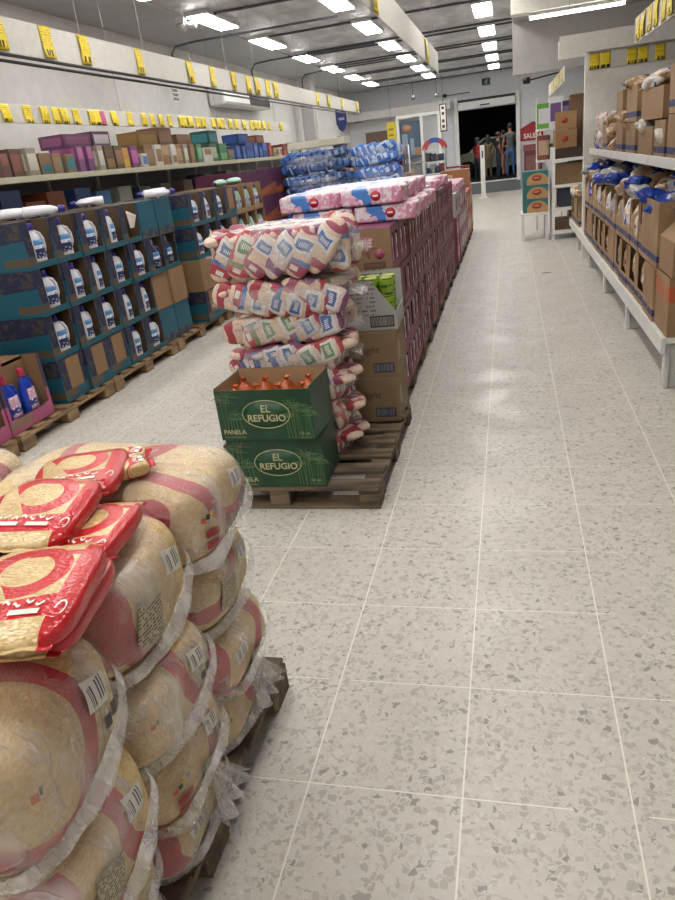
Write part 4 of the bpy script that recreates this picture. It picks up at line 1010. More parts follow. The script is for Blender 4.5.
# big near cartons
def open_top_box(lb, P, w, d, h, m, grp=None, flap=None, name='display_carton'):
    t = thing(name, lb, 'box', P, 0, grp)
    open_carton(t, w, d, h, m, KRAFT, .006)
    if flap:
        mb = MB(); mb.add([(-w/2, -d/2, h), (-w/2, d/2, h), (-w/2+flap[0], d/2, h+flap[1]), (-w/2+flap[0], -d/2, h+flap[1])], [(0, 1, 2, 3)]); mb.build('flap', KRAFT, t, solid=.004)
    return t
open_top_box('large near carton with orange print at the right edge of the gondola', (1.15, 4.63, .3365), .5, .4, .345, KORG, 'big near cartons')
open_top_box('open brown carton with raised slanting flap, on the orange printed carton', (1.16, 4.63, .686), .5, .4, .20, KRAFT, 'big near cartons', (.16, .14))
open_top_box('wide brown carton with a navy band heaped with blue bags, right gondola', (1.17, 5.16, .674), .54, .58, .40, KNAVY, 'big near cartons')
for q in range(11):
    snack((1.0+.12*(q % 4), 4.98+.14*(q//4), .99+.1*(q % 2)+.02*(q//4)), (R(random.uniform(-25, 25)), R(random.uniform(-20, 20)), R(random.uniform(0, 180))), (0, 0, 0, 1, 0, 3)[q % 6], 'bag heaped in the wide near carton, %s counted from the aisle end' % ORD[q], 'bags in the wide near carton')
for p_ in (RB, RBU, RBF):
    for q in list(p_.children_recursive): bpy.data.objects.remove(q)
    bpy.data.objects.remove(p_)
# cartons on the upper shelf
us = [(4.3, .5, 1.303, .27, 'nearest brown carton on the upper right shelf, lower of two', 0), (4.3, .52, 1.575, .26, 'nearest brown carton on the upper right shelf, upper of two', 0),
 (4.93, .62, 1.303, .265, 'brown carton with navy band, second on the upper right shelf', 0), (4.95, .6, 1.571, .28, 'tall brown carton stacked on the second one, upper right shelf', 0),
 (5.5, .38, 1.303, .24, 'brown carton with pale bags in front, third on the upper right shelf', 0), (6.05, .62, 1.303, .20, 'low open brown carton, fourth on the upper right shelf', 1), (5.85, .85, 1.55, .20, 'wide plain brown carton lying across the lower ones on the upper right shelf', 0),
 (6.75, .5, 1.303, .24, 'open brown carton of snacks, fifth on the upper right shelf', 1), (6.75, .55, 1.55, .27, 'tall-backed brown carton, upper layer on the right shelf, before the red bags', 1), (7.4, .42, 1.303, .33, 'narrow brown carton, sixth on the upper right shelf', 1), (8.45, .4, 1.303, .3, 'brown carton near the far end of the upper right shelf', 1), (7.45, .4, 1.64, .18, 'small brown carton stacked on the narrow one, upper right shelf', 0)]
for y, w, z, h, lb, op in us:
    if z > 1.5: z += .003
    open_top_box(lb, (1.27, y, z), .56, w-.02, h, KNAVY if h > .21 else KRAFT, 'brown cartons on the upper right shelf')
q = 0
for y, z, n_, ks in ((5.5, 1.40, 3, (1, 2, 1)), (6.1, 1.46, 5, (1, 2, 3)), (6.75, 1.50, 4, (2, 1, 3)), (5.9, 1.80, 6, (1, 2, 3)), (6.75, 1.83, 5, (2, 1, 2)), (7.4, 1.58, 3, (2, 1)), (7.9, 1.36, 3, (2, 2)), (8.1, 1.36, 2, (2, 1)), (8.45, 1.58, 3, (2, 1)), (8.9, 1.36, 3, (1, 0)), (9.2, 1.36, 3, (0, 1)), (8.0, 1.49, 3, (2, 2)), (9.05, 1.47, 3, (1, 2))):
    for j in range(n_):
        snack((1.06+.14*j if n_ < 4 else 1.05+.10*j, y+random.uniform(-.13, .13), z+random.uniform(0, .025)), (R(random.uniform(-30, 30)), R(random.uniform(-40, 40)), R(random.uniform(0, 180))), ks[j % len(ks)], '%s snack bag on the upper right shelf, %s of the heap %s metres along' % (cnm[ks[j % len(ks)]], ORD[j], ('%.0f' % q)), 'snack bags on the upper right shelf')['label'] = '%s snack bag on the upper right shelf, %s heap from near, %s in it' % (cnm[ks[j % len(ks)]], ORD[q], ORD[j])
    q += 1
RWM = bread_mat('red and white upright bag', '#b5aaa2', '#a8503f', '#7d2f34')
ub = None
for i in range(9):
    for j in range(2):
        P = (1.03+.09*j, 8.72+i*.105+.03*j, 1.3035); lb = 'upright red and pale packet at far end of upper right shelf, %s, %s row' % (ORD[i], ('front', 'back')[j])
        if ub is None:
            ub = thing('upright_packet', lb, 'packet', P, 0, 'upright packets on the upper right shelf')
            mb = MB(); mb.pillow(.07, .095, .36, 3., 8, 3, .1, 9., Matrix.Translation((0, 0, .18)), 0); mb.build('filled_packet', RWM, ub)
            mb = MB(); mb.grid(lambda u, v: (.003*math.sin(u*9), (u-.5)*.085, .352+.03*v), 8, 2); mb.build('sealed_top', RWM, ub, solid=.002)
        else: dup(ub, P, R(random.uniform(-12, 12)), lb)
# ---------------------------------------------------------------- far right rack and cartons
t = thing('storage_rack', 'white post rack beyond the right gondola', 'rack', (.66, 11.8, 0))
for x, y in ((0, 0), (.9, 0), (0, .55), (.9, .55)):
    mb = MB(); mb.box(x-.022, x+.022, y-.022, y+.022, 0, 1.34 if (x or y) else 1.34); mb.build('post', WHITE, t, bev=.003)
for z in (.13, .47, .8, 1.17):
    mb = MB(); mb.box(.023, .92, .023, .57, z-.025, z); mb.box(-.02, .92, -.0215-.012, -.0225, z-.04, z+.005); mb.build('shelf_board', WHITE, t)
rk = [(.92, 12.1, .131, .5, .4, .16, '#6a5038', 'low brown carton on the bottom of the white rack'), (.95, 12.1, .471, .42, .4, .26, '#3a3d4e', 'dark carton on the second shelf of the white rack'), (.9, 12.1, .801, .42, .4, .3, '#8a6c4c', 'brown printed carton on the third shelf of the white rack'), (1.32, 12.1, .801, .34, .4, .3, '#7d6044', 'plain brown carton beside it on the third shelf of the white rack'), (.92, 12.1, 1.171, .46, .4, .14, '#3d2f26', 'dark low carton on the top shelf of the white rack'), (.84, 12.1, 1.313, .31, .36, .26, '#94704c', 'brown carton with a red stamp on the top shelf of the white rack'), (1.3, 12.15, 1.171, .36, .36, .5, '#5d4d3a', 'tall mixed carton at right on the top shelf of the white rack'), (.85, 12.1, 1.575, .30, .36, .24, '#9a764e', 'uppermost brown carton with a red stamp on the white rack')]
for x, y, z, w, d, h, c, lb in rk: 
    b = plain_carton(lb, (x, y, z), w, d, h, mat(c, .7, 0, .03, 'rack carton'), R(random.uniform(-3, 3)), '#a58b66', 'cartons on the white rack')
    if 'stamp' in lb:
        mb = MB(); mb.lathe([(0, 0), (.045, 0), (.045, .002), (0, .002)], 18, 1.1, .9, Matrix.Translation((-.02, -d/2-.0005, h*.5)) @ Matrix.Rotation(PI/2, 4, 'X'), False); mb.build('red_stamp', mat('#a83a2a', .5, 0, 0, 'red stamp'), b)
t = thing('display_table', 'low white table under the teal and brown cartons left of the rack', 'table', (.40, 12.25, 0))
mb = MB(); mb.box(-.22, .2, -.35, .3, .38, .42); mb.build('table_top', WHITE, t, bev=.003)
for x in (-.19, .17):
    for y in (-.32, .26):
        mb = MB(); mb.box(x-.02, x+.02, y-.02, y+.02, 0, .3795); mb.build('leg', WHITE, t)
s = Sh('teal and tan carton'); s.coord()
s.base(s.mix(((s.x-.03)*(s.x-.03)+(s.z-.02)*(s.z-.02)*1.2).sqrt().lt(.17)*s.x.gt(-.13), srgb('#2b6a6c'), srgb('#b08d62')), .55); TT = s.m
OVALR = mat('#a8392a', .5, 0, 0, 'red oval')
for c in range(1):
    for k in range(3):
        b = plain_carton('teal and tan carton with red oval, %s of three left of the rack' % ('bottom', 'middle', 'top')[k], (.40, 12.2, .421+k*.205), .38, .5, .203, TT, 0, '#8a8a70', 'teal and tan cartons')
        mb = MB(); mb.lathe([(0, 0), (.055, 0), (.055, .002), (0, .002)], 20, 1.3, .8, Matrix.Translation((.02, -.2505, .1)) @ Matrix.Rotation(PI/2, 4, 'X'), False); mb.build('red_oval', OVALR, b)
        mb = MB(); mb.box(-.02, .06, -.254, -.2528, .094, .106); mb.build('oval_script', mat('#c8a890', .5, 0, 0, 'pale print'), b)
t = thing('display_shelf', 'white two-tier display shelf left of the rack top', 'shelf', (.70, 12.75, 0))
for z in (1.16, 1.62):
    mb = MB(); mb.box(-.25, .2, -.3, .5, z-.03, z); mb.build('shelf_board', WHITE, t)
for x in (-.23, .18):
    mb = MB(); mb.box(x-.015, x+.015, .47, .5, 0, 2.1); mb.build('post', WHITE, t)
for i, (x, z, w, h, c, pc, nm) in enumerate(((.26, 1.161, .14, .3, '#8b4a3a', '#c9a890', 'red-brown'), (.42, 1.161, .14, .24, '#d5d2cc', '#3a3a3a', 'white'), (.54, 1.161, .1, .2, '#2b2f2c', '#c8c8c0', 'black'), (.26, 1.621, .16, .3, '#5f9a3a', '#d8d4dc', 'green'), (.44, 1.621, .18, .36, '#d8d5da', '#6a4a86', 'white and violet'), (.56, 1.621, .06, .3, '#4c3a6a', '#8a7aa8', 'violet'))):
    goods('%s pack on the small display shelf left of the white rack' % nm, 'pack', (x+.29, 12.62, z), w, .2, h*1.2, c, pc, 0, 'product_pack')
for i, (x, y, w, d, h, z, c, nm) in enumerate(((1.14, 12.68, .4, .4, 2.05, 0, '#7a5f45', 'tall brown carton column behind the white rack'), (1.3, 13.6, .45, .5, 2.1, 0, '#cfcdc8', 'pale carton column behind the white rack'))):
    plain_carton(nm, (x, y, z), w, d, h, mat(c, .7, 0, .03, 'far carton'), 0, '#b7a48a')
# ---------------------------------------------------------------- wall equipment
t = thing('air_conditioner', 'white wall air conditioner with a dark outlet, above the left shelf', 'air conditioner', (-4.985, 14.3, 2.68))
mb = MB(); mb.box(-.15, .16, -1.35, 1.35, .0, .32); mb.build('housing', WHITE, t, bev=.04)
mb = MB(); mb.box(.1615, .168, .0, 1.25, .03, .2); mb.build('outlet_grille', BLACK, t)
mb = MB(); mb.box(.1615, .166, -1.3, -.05, .02, .05); mb.build('seam_strip', mat('#9a9a9a', .5, 0, 0, 'seam grey'), t)
t = thing('wall_notice', 'small dark printed notice on the left wall above the low strip', 'sign', (-5.146, 11.62, 2.7))
mb = MB(); mb.box(0, .004, -.11, .11, 0, .2); mb.build('notice_board', WHP, t)
mb = MB()
for q in range(4):
    for r_ in range(3): mb.box(.0042, .006, -.095+q*.05, -.06+q*.05, .015+r_*.062, .06+r_*.062)
mb.build('dark_print', ICON, t)
t = thing('security_camera', 'white security camera and sensor cluster under the left ceiling', 'camera', (-4.1, 9.85, 3.36))
mb = MB(); mb.box(-.06, .06, -.06, .06, .05, .124); mb.build('mount', FRAME, t)
mb = MB(); mb.lathe([(.0, -.05), (.05, -.03), (.07, .02), (.07, .05)], 14, 1, 1); mb.build('dome', mat('#bdbdbd', .2, .3, 0, 'dome'), t)
mb = MB(); mb.tube([(.05, 0, .03), (.2, -.02, .0)], [.03, .04], 10); mb.build('barrel', FRAME, t)
# conduits under the ceiling on the left
for i, (y, x0) in enumerate(((11.2, -4.9), (14.3, -4.7), (17.2, -4.5))):
    mb = MB(); mb.tube([(-2.3, y, 3.41), (x0+.4, y, 3.41), (x0+.08, y, 3.39), (x0, y, 3.3), (x0, y, 2.9)], .016, 8); o = mb.build('ceiling_conduit', PUR); tag(o, 'dark conduit bending down from the ceiling, %s from near on the left' % ORD[i], 'conduit')
def spot(P, d, lb):
    t = thing('rod_spotlight', lb, 'spotlight', P)
    mb = MB(); mb.tube([(0, 0, 0), d], .012, 8); mb.build('rod', DARK, t)
    mb = MB(); mb.tube([(-.09, 0, 0), (.02, 0, 0)], .05, 10); mb.build('head', DARK, t)
spot((.34, 12.96, 2.36), (.55, 0, .06), 'dark rod spotlight under the drop wall on the right'); 
spot((-1.9, 25.05, 3.02), (.75, 0, .0), 'dark rod spotlight on the far wall left of the door')
for i, (x, y, z) in enumerate(((-2.35, 20, 2.78), (-1.75, 20, 2.75))):
    t = thing('pendant_sensor', 'small pendant sensor hanging near the door, the %s one' % ('left', 'right')[i], 'sensor', (x, y, z))
    mb = MB(); mb.tube([(0, 0, .05), (0, 0, 3.49-z)], .006, 6); mb.build('cord', DARK, t)
    mb = MB(); mb.lathe([(.0, -.05), (.05, -.04), (.06, 0), (.03, .05), (.0, .06)], 12, 1, 1, None, False); mb.build('head', mat('#77787a', .4, .3, 0, 'sensor grey'), t)
# ---------------------------------------------------------------- door wall
mb = MB(); mb.box(DX0-.12, DX0, 25.1, 25.36, 0, 2.9); struct(mb.build('trim_40', WHITE, bev=.004))
mb = MB(); mb.box(DX1, DX1+.12, 25.1, 25.36, 0, 2.9); struct(mb.build('trim_41', WHITE, bev=.004))
t = thing('air_curtain', 'white air curtain with dark grille above the entrance door', 'air curtain', ((DX0+DX1)/2, 25.05, 2.53))
mb = MB(); mb.box(-.89, .89, -.12, .14, .0, .22); mb.build('housing', mat('#cfcfd2', .4, 0, 0, 'air curtain white'), t, bev=.01)
for z in (.235, .275): 
    mb = MB(); mb.box(-.88, .88, -.13, .1, z-.012, z+.012); mb.build('grille_slat', DARK, t)
mb = MB(); mb.box(-.2, .1, -.1225, -.1205, .06, .1); mb.build('name_plate', BLACK, t)
mb = MB(); mb.add([(DX0-.1, 24.3, 0), (DX1+.1, 24.3, 0), (DX1+.1, 25.19, .285), (DX0-.1, 25.19, .285), (DX0-.1, 24.31, -.0), (DX1+.1, 24.31, -.0), (DX1+.1, 25.19, .0), (DX0-.1, 25.19, .0)], [(0, 1, 2, 3), (4, 7, 6, 5), (0, 4, 5, 1), (1, 5, 6, 2), (2, 6, 7, 3), (3, 7, 4, 0)])
struct(mb.build('trim_42', mat('#55565a', .8, 0, 0, 'dark ramp mat')))
mb = MB(); mb.box(DX0, DX1, 25.12, 25.36, .286, .315); struct(mb.build('trim_43', WHITE))
t = thing('exit_sign', 'small green emergency exit sign above the entrance', 'sign', (-.64, 25.19, 3.16))
mb = MB(); mb.box(-.13, .13, -.02, 0, 0, .2); mb.build('panel', mat('#1f4a40', .5, 0, 0, 'exit green'), t)
mb = MB(); mb.lathe([(0, 0), (.02, 0), (.02, .003), (0, .003)], 12, 1, 1, Matrix.Translation((.02, -.021, .15)) @ Matrix.Rotation(PI/2, 4, 'X'), False)
mb.tube([(.015, -.022, .13), (-.005, -.022, .08), (.03, -.022, .05), (.02, -.022, .02)], .011, 6); mb.tube([(-.005, -.022, .08), (-.04, -.022, .045)], .01, 6); mb.tube([(.012, -.022, .12), (.05, -.022, .1)], .008, 6); mb.tube([(.01, -.022, .12), (-.035, -.022, .11)], .008, 6); mb.build('running_figure', WHP, t)
t = thing('exit_poster', 'red hexagonal exit board on the wall right of the door', 'sign', (.73, 25.19, 1.4))
REDS = mat('#a3202e', .45, 0, 0, 'sign red')
mb = MB(); vs_ = [(-.36, 0), (.36, 0), (.36, .42), (.05, .55), (-.36, .36)]
mb.add([(x, yy, z) for yy in (-.02, 0) for x, z in vs_], [(4, 3, 2, 1, 0), (5, 6, 7, 8, 9)]+[(i, (i+1) % 5, (i+1) % 5+5, i+5) for i in range(5)]); mb.build('red_board', REDS, t)
text('SALIDA', .2, WHP, t, (.04, -.021, .13), (PI/2, 0, 0), off=.006, sx=.86)
t = thing('fire_point', 'dark red cabinet below the exit board, right of the door', 'cabinet', (.75, 25.1, .35))
mb = MB(); mb.box(-.26, .3, -.08, .09, 0, .75); mb.build('cabinet', mat('#6f3a3e', .5, 0, 0, 'dull red'), t)
mb = MB(); mb.box(-.26, .3, -.085, -.081, .75, .9); mb.box(-.2, .24, -.09, -.0805, .1, .6); mb.build('door', mat('#8a5a58', .5, 0, 0, 'dull red light'), t)
mb = MB(); mb.box(-.28, .3, -.05, .09, .751, .93); mb.build('red_top', REDS, t)
# small dark anti-theft post frame left of the door, white anti-theft gate in front of it
t = thing('security_gate', 'white anti-theft post in front of the door', 'gate', (-.73, 22.3, 0))
mb = MB(); mb.box(-.065, .065, -.03, .03, .05, 1.45); mb.build('panel', WHITE, t, bev=.02)
mb = MB(); mb.box(-.13, .13, -.1, .1, 0, .0495); mb.build('base', WHITE, t)
mb = MB(); mb.box(-.02, .02, -.034, -.031, 1.1, 1.3); mb.build('lamp_strip', ICON, t)
t = thing('hanging_sign', 'narrow dark-framed vertical sign hanging left of the entrance', 'sign', (-1.85, 23, 1.95))
mb = MB(); mb.box(-.1, .1, -.02, .02, 0, .75); mb.build('frame', DARK, t)
mb = MB(); mb.box(-.075, .075, -.023, -.0205, .03, .72); mb.build('face', WHP, t)
mb = MB(); 
for z in (.1, .25, .45, .6): mb.box(-.04, .035, -.026, -.0235, z, z+.08)
mb.build('symbols', ICON, t)
mb = MB(); mb.tube([(0, 0, .75), (0, 0, 1.54)], .008, 6); mb.build('cord', DARK, t)
# white glazed partition frame left of the door
t = thing('glazed_frame', 'white framed glass partition left of the entrance', 'partition', (-3.0, 24.4, 0))
for x in (-.42, .34, .9):
    mb = MB(); mb.box(x-.045, x+.045, -.05, .05, 0, 2.5); mb.build('post', WHITE, t)
mb = MB(); mb.box(-.465, .945, -.05, .05, 2.5, 2.6); mb.build('head_rail', WHITE, t)
gl = Sh('clear glass'); gl.base((.9, .93, .95, 1), .05); gl.alpha(.12)
mb = MB(); mb.box(.39, .85, -.004, .004, .05, 2.49); mb.build('pane', gl.m, t)
t = thing('wall_poster', 'large blue poster with figures behind the white frame', 'poster', (-3.05, 24.56, 1.3))
mb = MB(); mb.box(-.35, .35, 0, .03, 0, 1.1); mb.build('board', mat('#57687f', .5, 0, 0, 'poster blue'), t)
mb = MB(); mb.box(-.28, -.1, -.004, -.0005, .15, .75); mb.box(-.02, .1, -.004, -.0005, .1, .6); mb.build('pale_figures', mat('#8fa2b8', .5, 0, 0, 'poster pale'), t)
mb = MB(); mb.lathe([(0, 0), (.17, 0), (.17, .003), (0, .003)], 18, 1, .7, Matrix.Translation((-.12, -.001, .9)) @ Matrix.Rotation(PI/2, 4, 'X'), False); mb.box(.1, .32, -.004, -.0005, .08, .32); mb.build('warm_shapes', mat('#b08a6a', .5, 0, 0, 'poster tan'), t)
t = thing('checkout_counter', 'low grey counter below the blue poster', 'counter', (-3.0, 24.0, 0))
mb = MB(); mb.box(-.36, .3, -.2, .2, 0, 1.15); mb.build('counter_body', mat('#77787c', .6, 0, 0, 'counter grey'), t, bev=.01)
mb = MB(); mb.box(-.4, .34, -.24, .24, 1.151, 1.19); mb.build('counter_top', mat('#9a9a9c', .4, 0, 0, 'counter top grey'), t)
mb = MB(); mb.box(-.2, .1, -.203, -.2005, .75, 1.0); mb.build('tan_notice', mat('#a38a68', .6, 0, 0, 'tan notice'), t)
# drinks/candy display with an arched red and blue top
t = thing('arched_display', 'small display stand with a red and blue arched top left of the door', 'display', (-1.93, 20.6, 0))
for k in range(5):
    mb = MB(); mb.box(-.28, .28, -.2, .2, .3+k*.3-.02, .3+k*.3); mb.build('shelf_board', mat('#c9ced2', .4, 0, 0, 'display white'), t)
for x in (-.27, .27):
    mb = MB(); mb.box(x-.012, x+.012, -.2, .2, 0, 1.55); mb.build('side_panel', mat('#b8c4cc', .3, 0, 0, 'display side'), t)
for j, (a0, a1, c) in enumerate(((0, 62, '#a83240'), (62, 118, '#2c57a0'), (118, 180, '#a83240'))):
    mb = MB(); 
    n_ = 8; ps = []
    for q in range(n_+1):
        a = R(a0+(a1-a0)*q/n_)
        for rr_ in (.2, .34):
            for yy in (-.03, .03): ps.append((rr_*math.cos(a), yy, 1.5+rr_*math.sin(a)*.85))
    fs = []
    for q in range(n_):
        b = q*4; fs += [(b, b+2, b+6, b+4), (b+1, b+5, b+7, b+3), (b, b+4, b+5, b+1), (b+2, b+3, b+7, b+6)]
    mb.add(ps, fs+[(0, 1, 3, 2), (n_*4, n_*4+2, n_*4+3, n_*4+1)]); mb.build('arch_segment', mat(c, .4, 0, 0, 'arch colour'), t)
for k in range(4):
    for i in range(4):
        c = random.choice(('#8a3a3a', '#b8b2a8', '#3a4a6a', '#6a5a48', '#a8a8a0'))
        goods('small pack on the arched display stand, %s shelf up, %s from left' % (ORD[k], ORD[i]), 'pack', (-1.93-.19+i*.125, 20.6, .301+k*.3), .1, .2, random.uniform(.14, .24), c, c, PI/2*0, 'product_pack')
t = thing('shopping_cart', 'grey wire shopping cart with a red rim parked before the door', 'cart', (-1.38, 20.9, 0))
mb = MB(); W_ = mat('#8d9096', .35, .6, 0, 'cart wire')
for k in range(6):
    z = .55+k*.085; e = .03*k/5; mb.tube([(-.3-e, -.25, z), (.3+e, -.25, z), (.3+e, .3, z), (-.3-e, .3, z), (-.3-e, -.25, z)], .007, 5)
for k in range(9):
    x = -.3+k*.075; mb.tube([(x, -.25, .55), (x*1.08, -.25, .98)], .005, 5); mb.tube([(x, .3, .55), (x*1.08, .3, .98)], .005, 5); mb.tube([(x, -.25, .55), (x, .3, .55)], .005, 5)
mb.build('basket', W_, t)
mb = MB(); mb.tube([(-.34, -.27, 1.0), (.34, -.27, 1.0)], .018, 8); mb.build('handle', mat('#a02838', .4, 0, 0, 'cart red'), t)
mb = MB()
for x in (-.27, .27): mb.tube([(x, -.2, .55), (x, -.15, .12), (x, .28, .12)], .012, 6)
mb.build('chassis', W_, t)
for x in (-.27, .27):
    for y in (-.15, .28):
        mb = MB(); mb.tube([(x-.015, y, .055), (x+.015, y, .055)], .055, 12); mb.build('wheel', BLACK, t)
# things along the far left
t = thing('blue_pennant', 'dark blue shield-shaped pennant hanging over the far left aisle', 'banner', (-4.2, 19.6, 2.2))
mb = MB(); vs_ = [(-.14, .55), (-.14, .2), (-.08, .06), (0, 0), (.08, .06), (.14, .2), (.14, .55)]; n_ = 7
mb.add([(x, yy, z) for yy in (-.01, .01) for x, z in vs_], [tuple(range(6, -1, -1)), tuple(range(7, 14))]+[(i, (i+1) % 7, (i+1) % 7+7, i+7) for i in range(7)]); mb.build('pennant', mat('#262f6c', .5, 0, 0, 'pennant blue'), t)
mb = MB(); mb.box(-.07, .08, -.013, -.0105, .28, .34); mb.build('pale_mark', mat('#9aa0c0', .5, 0, 0, 'pale mark'), t)
mb = MB(); mb.tube([(0, 0, .55), (0, 0, 1.28)], .006, 5); mb.build('cord', DARK, t)
t = thing('stand_fan', 'dark round fan head on a pole at the far left', 'fan', (-4.75, 21.6, 0))
mb = MB(); mb.lathe([(.0, -.04), (.2, -.03), (.22, 0), (.2, .03), (.0, .04)], 20, 1, 1, Matrix.Translation((0, 0, 1.95)) @ Matrix.Rotation(PI/2, 4, 'X'), False); mb.build('fan_cage', mat('#4c5054', .4, .4, 0, 'fan grey'), t)
mb = MB(); mb.tube([(0, .02, .05), (0, .02, 1.75)], .02, 8); mb.build('pole', DARK, t)
mb = MB(); mb.lathe([(.2, 0), (.2, .03), (.03, .05)], 16); mb.build('base', DARK, t)
t = thing('picture_frame', 'small dark-framed notice on the far left wall', 'picture', (-4.85, 25.19, 2.6))
mb = MB(); mb.box(-.13, .13, -.02, 0, 0, .4); mb.build('frame', DARK, t)
mb = MB(); mb.box(-.1, .1, -.023, -.0205, .03, .37); mb.build('notice', mat('#9a9a98', .5, 0, 0, 'notice'), t)
t = thing('wooden_door', 'brown wooden door in the far wall behind the blue bales', 'door', (-4.2, 25.19, 0))
mb = MB(); mb.box(-.42, .42, -.04, 0, 0, 2.25); mb.build('door_leaf', mat('#7d665c', .6, 0, 0, 'door brown'), t)
mb = MB(); mb.lathe([(0, 0), (.13, 0), (.13, .003), (0, .003)], 18, 1, 1, Matrix.Translation((.1, -.041, 1.55)) @ Matrix.Rotation(PI/2, 4, 'X'), False); mb.build('round_sticker', mat('#8e3a44', .5, 0, 0, 'round sticker'), t)
mb = MB(); mb.tube([(.34, -.06, 1.05), (.34, -.06, 1.2)], .015, 8); mb.build('handle', DARK, t)
t = thing('wall_sheet', 'white paper sheets on the wall right of the brown door', 'poster', (-3.58, 25.19, 1.75))
mb = MB(); mb.box(-.17, .17, -.01, 0, 0, .3); mb.box(-.17, .17, -.01, 0, .31, .6); mb.build('sheets', WHP, t)
t = thing('yellow_sign', 'yellow paper price sign hanging near the brown door', 'sign', (-3.35, 22.5, 1.8))
mb = MB(); mb.box(-.13, .13, -.006, .006, 0, .58); mb.build('sheet', mat('#d2bd2a', .5, 0, 0, 'yellow sheet'), t)
mb = MB()
for z in (.08, .2, .36): mb.box(-.08, .06, -.0085, -.0065, z, z+.05)
mb.build('dark_print', mat('#8a7a1c', .5, 0, 0, 'yellow print'), t)
mb = MB(); mb.tube([(0, 0, .58), (0, 0, 1.69)], .004, 5); mb.build('cord', DARK, t)
t = thing('clothes_rack', 'rack hung with pink and dark garments at the far left', 'rack', (-3.05, 21.5, 0))
mb = MB(); mb.tube([(-.35, 0, 0), (-.35, 0, 1.7), (.3, 0, 1.7), (.3, 0, 0)], .018, 8); mb.build('rail_frame', WHITE, t)
for i in range(7):
    c = ('#8a5a72', '#a06a8a', '#5a3a4c', '#9a7286', '#7a2f44', '#8c8088', '#6a5468')[i]
    mb = MB(); x = -.28+i*.085; mb.grid(lambda u, v: (x+.02*math.sin(u*6+i), (u-.5)*(.28+.12*v)*min(1, .35+2*v), 1.68-v*(.75+.1*(i % 2))), 10, 8); mb.build('garment', mat(c, .8, 0, 0, 'garment'), t, solid=.012)
for i, (x, y, h, c) in enumerate(((-4.9, 18.9, 1.5, '#6a6468'), (-4.55, 20.6, 1.55, '#8d7f86'), (-3.7, 19.2, 1.35, '#77656a'), (-3.3, 18.4, 1.25, '#8a8a92'), (-2.55, 18.6, 1.05, '#7a6a72'), (-4.3, 17.6, 1.3, '#5d5a5c'))):
    plain_carton('stacked goods at the far left beyond the blue bales, %s from the wall' % ORD[i], (x, y, 0), .4, .4, h, mat(c, .6, 0, .03, 'far goods'), 0, '#a59a98', 'far stacked goods', 'goods_stack', (.15, .85, .5, .85, ('#b8aab0', '#9c4a58', '#c0b8ba')[i % 3]))
for i, (z, nm) in enumerate(((2.35, 'lower'), (2.5, 'upper'))): pass
# ---------------------------------------------------------------- outside at night
mb = MB(); mb.box(-9, 8, 25.36, 40, .1, .28); struct(mb.build('ground_outside', mat('#3a3a3c', .8, 0, .1, 'asphalt')))
mb = MB(); mb.box(-9, 8, 34, 34.2, .28, 5); struct(mb.build('wall_outside', mat('#14161a', .9, 0, 0, 'dark facade')))
t = thing('parked_car', 'pale car parked in the dark street outside the door', 'car', (-.3, 30.5, .281))
CARM = mat('#9a9c88', .25, .4, 0, 'car paint')
mb = MB(); pf = [(-2, .3), (-2, .75), (-1.75, .85), (-1.2, .92), (-.65, 1.38), (.6, 1.4), (1.15, .98), (1.9, .88), (2, .7), (2, .3)]
n_ = len(pf); vs_ = []
for yy, k in ((-.82, 1.), (-.86, 1.), (.86, 1.), (.82, 1.)):
    for x, z in pf: vs_.append((x, yy*(.86 if z > 1.2 else 1), z))
fs = [(i+a*n_, (i+1) % n_+a*n_, (i+1) % n_+(a+1)*n_, i+(a+1)*n_) for a in range(3) for i in range(n_)]+[tuple(range(n_))[::-1], tuple(range(3*n_, 4*n_))]
mb.add(vs_, fs); mb.build('body', CARM, t, bev=.04)
mb = MB(); mb.add([(-1.05, -.868, .95), (1.0, -.868, .98), (.55, -.765, 1.33), (-.6, -.765, 1.32)], [(0, 1, 2, 3)]); mb.build('side_window', BLACK, t, solid=.01)
for x in (-1.25, 1.25):
    for y in (-.8, .8):
        mb = MB(); mb.tube([(x, y-.1, .31), (x, y+.1, .31)], .31, 20); mb.build('wheel', BLACK, t)
t = thing('added_fill_lamp', 'added fill lamp outside above the entrance door, out of view', 'lamp', (-.65, 25.575, 3.0))  # added light source, hidden above the doorway, to brighten the people there
mb = MB(); mb.box(-.75, .75, -.22, .22, .02, .08); mb.build('housing', FRAME, t)
mb = MB(); mb.box(-.72, .72, -.2, .2, 0, .0195); mb.build('diffuser', LAMP, t)
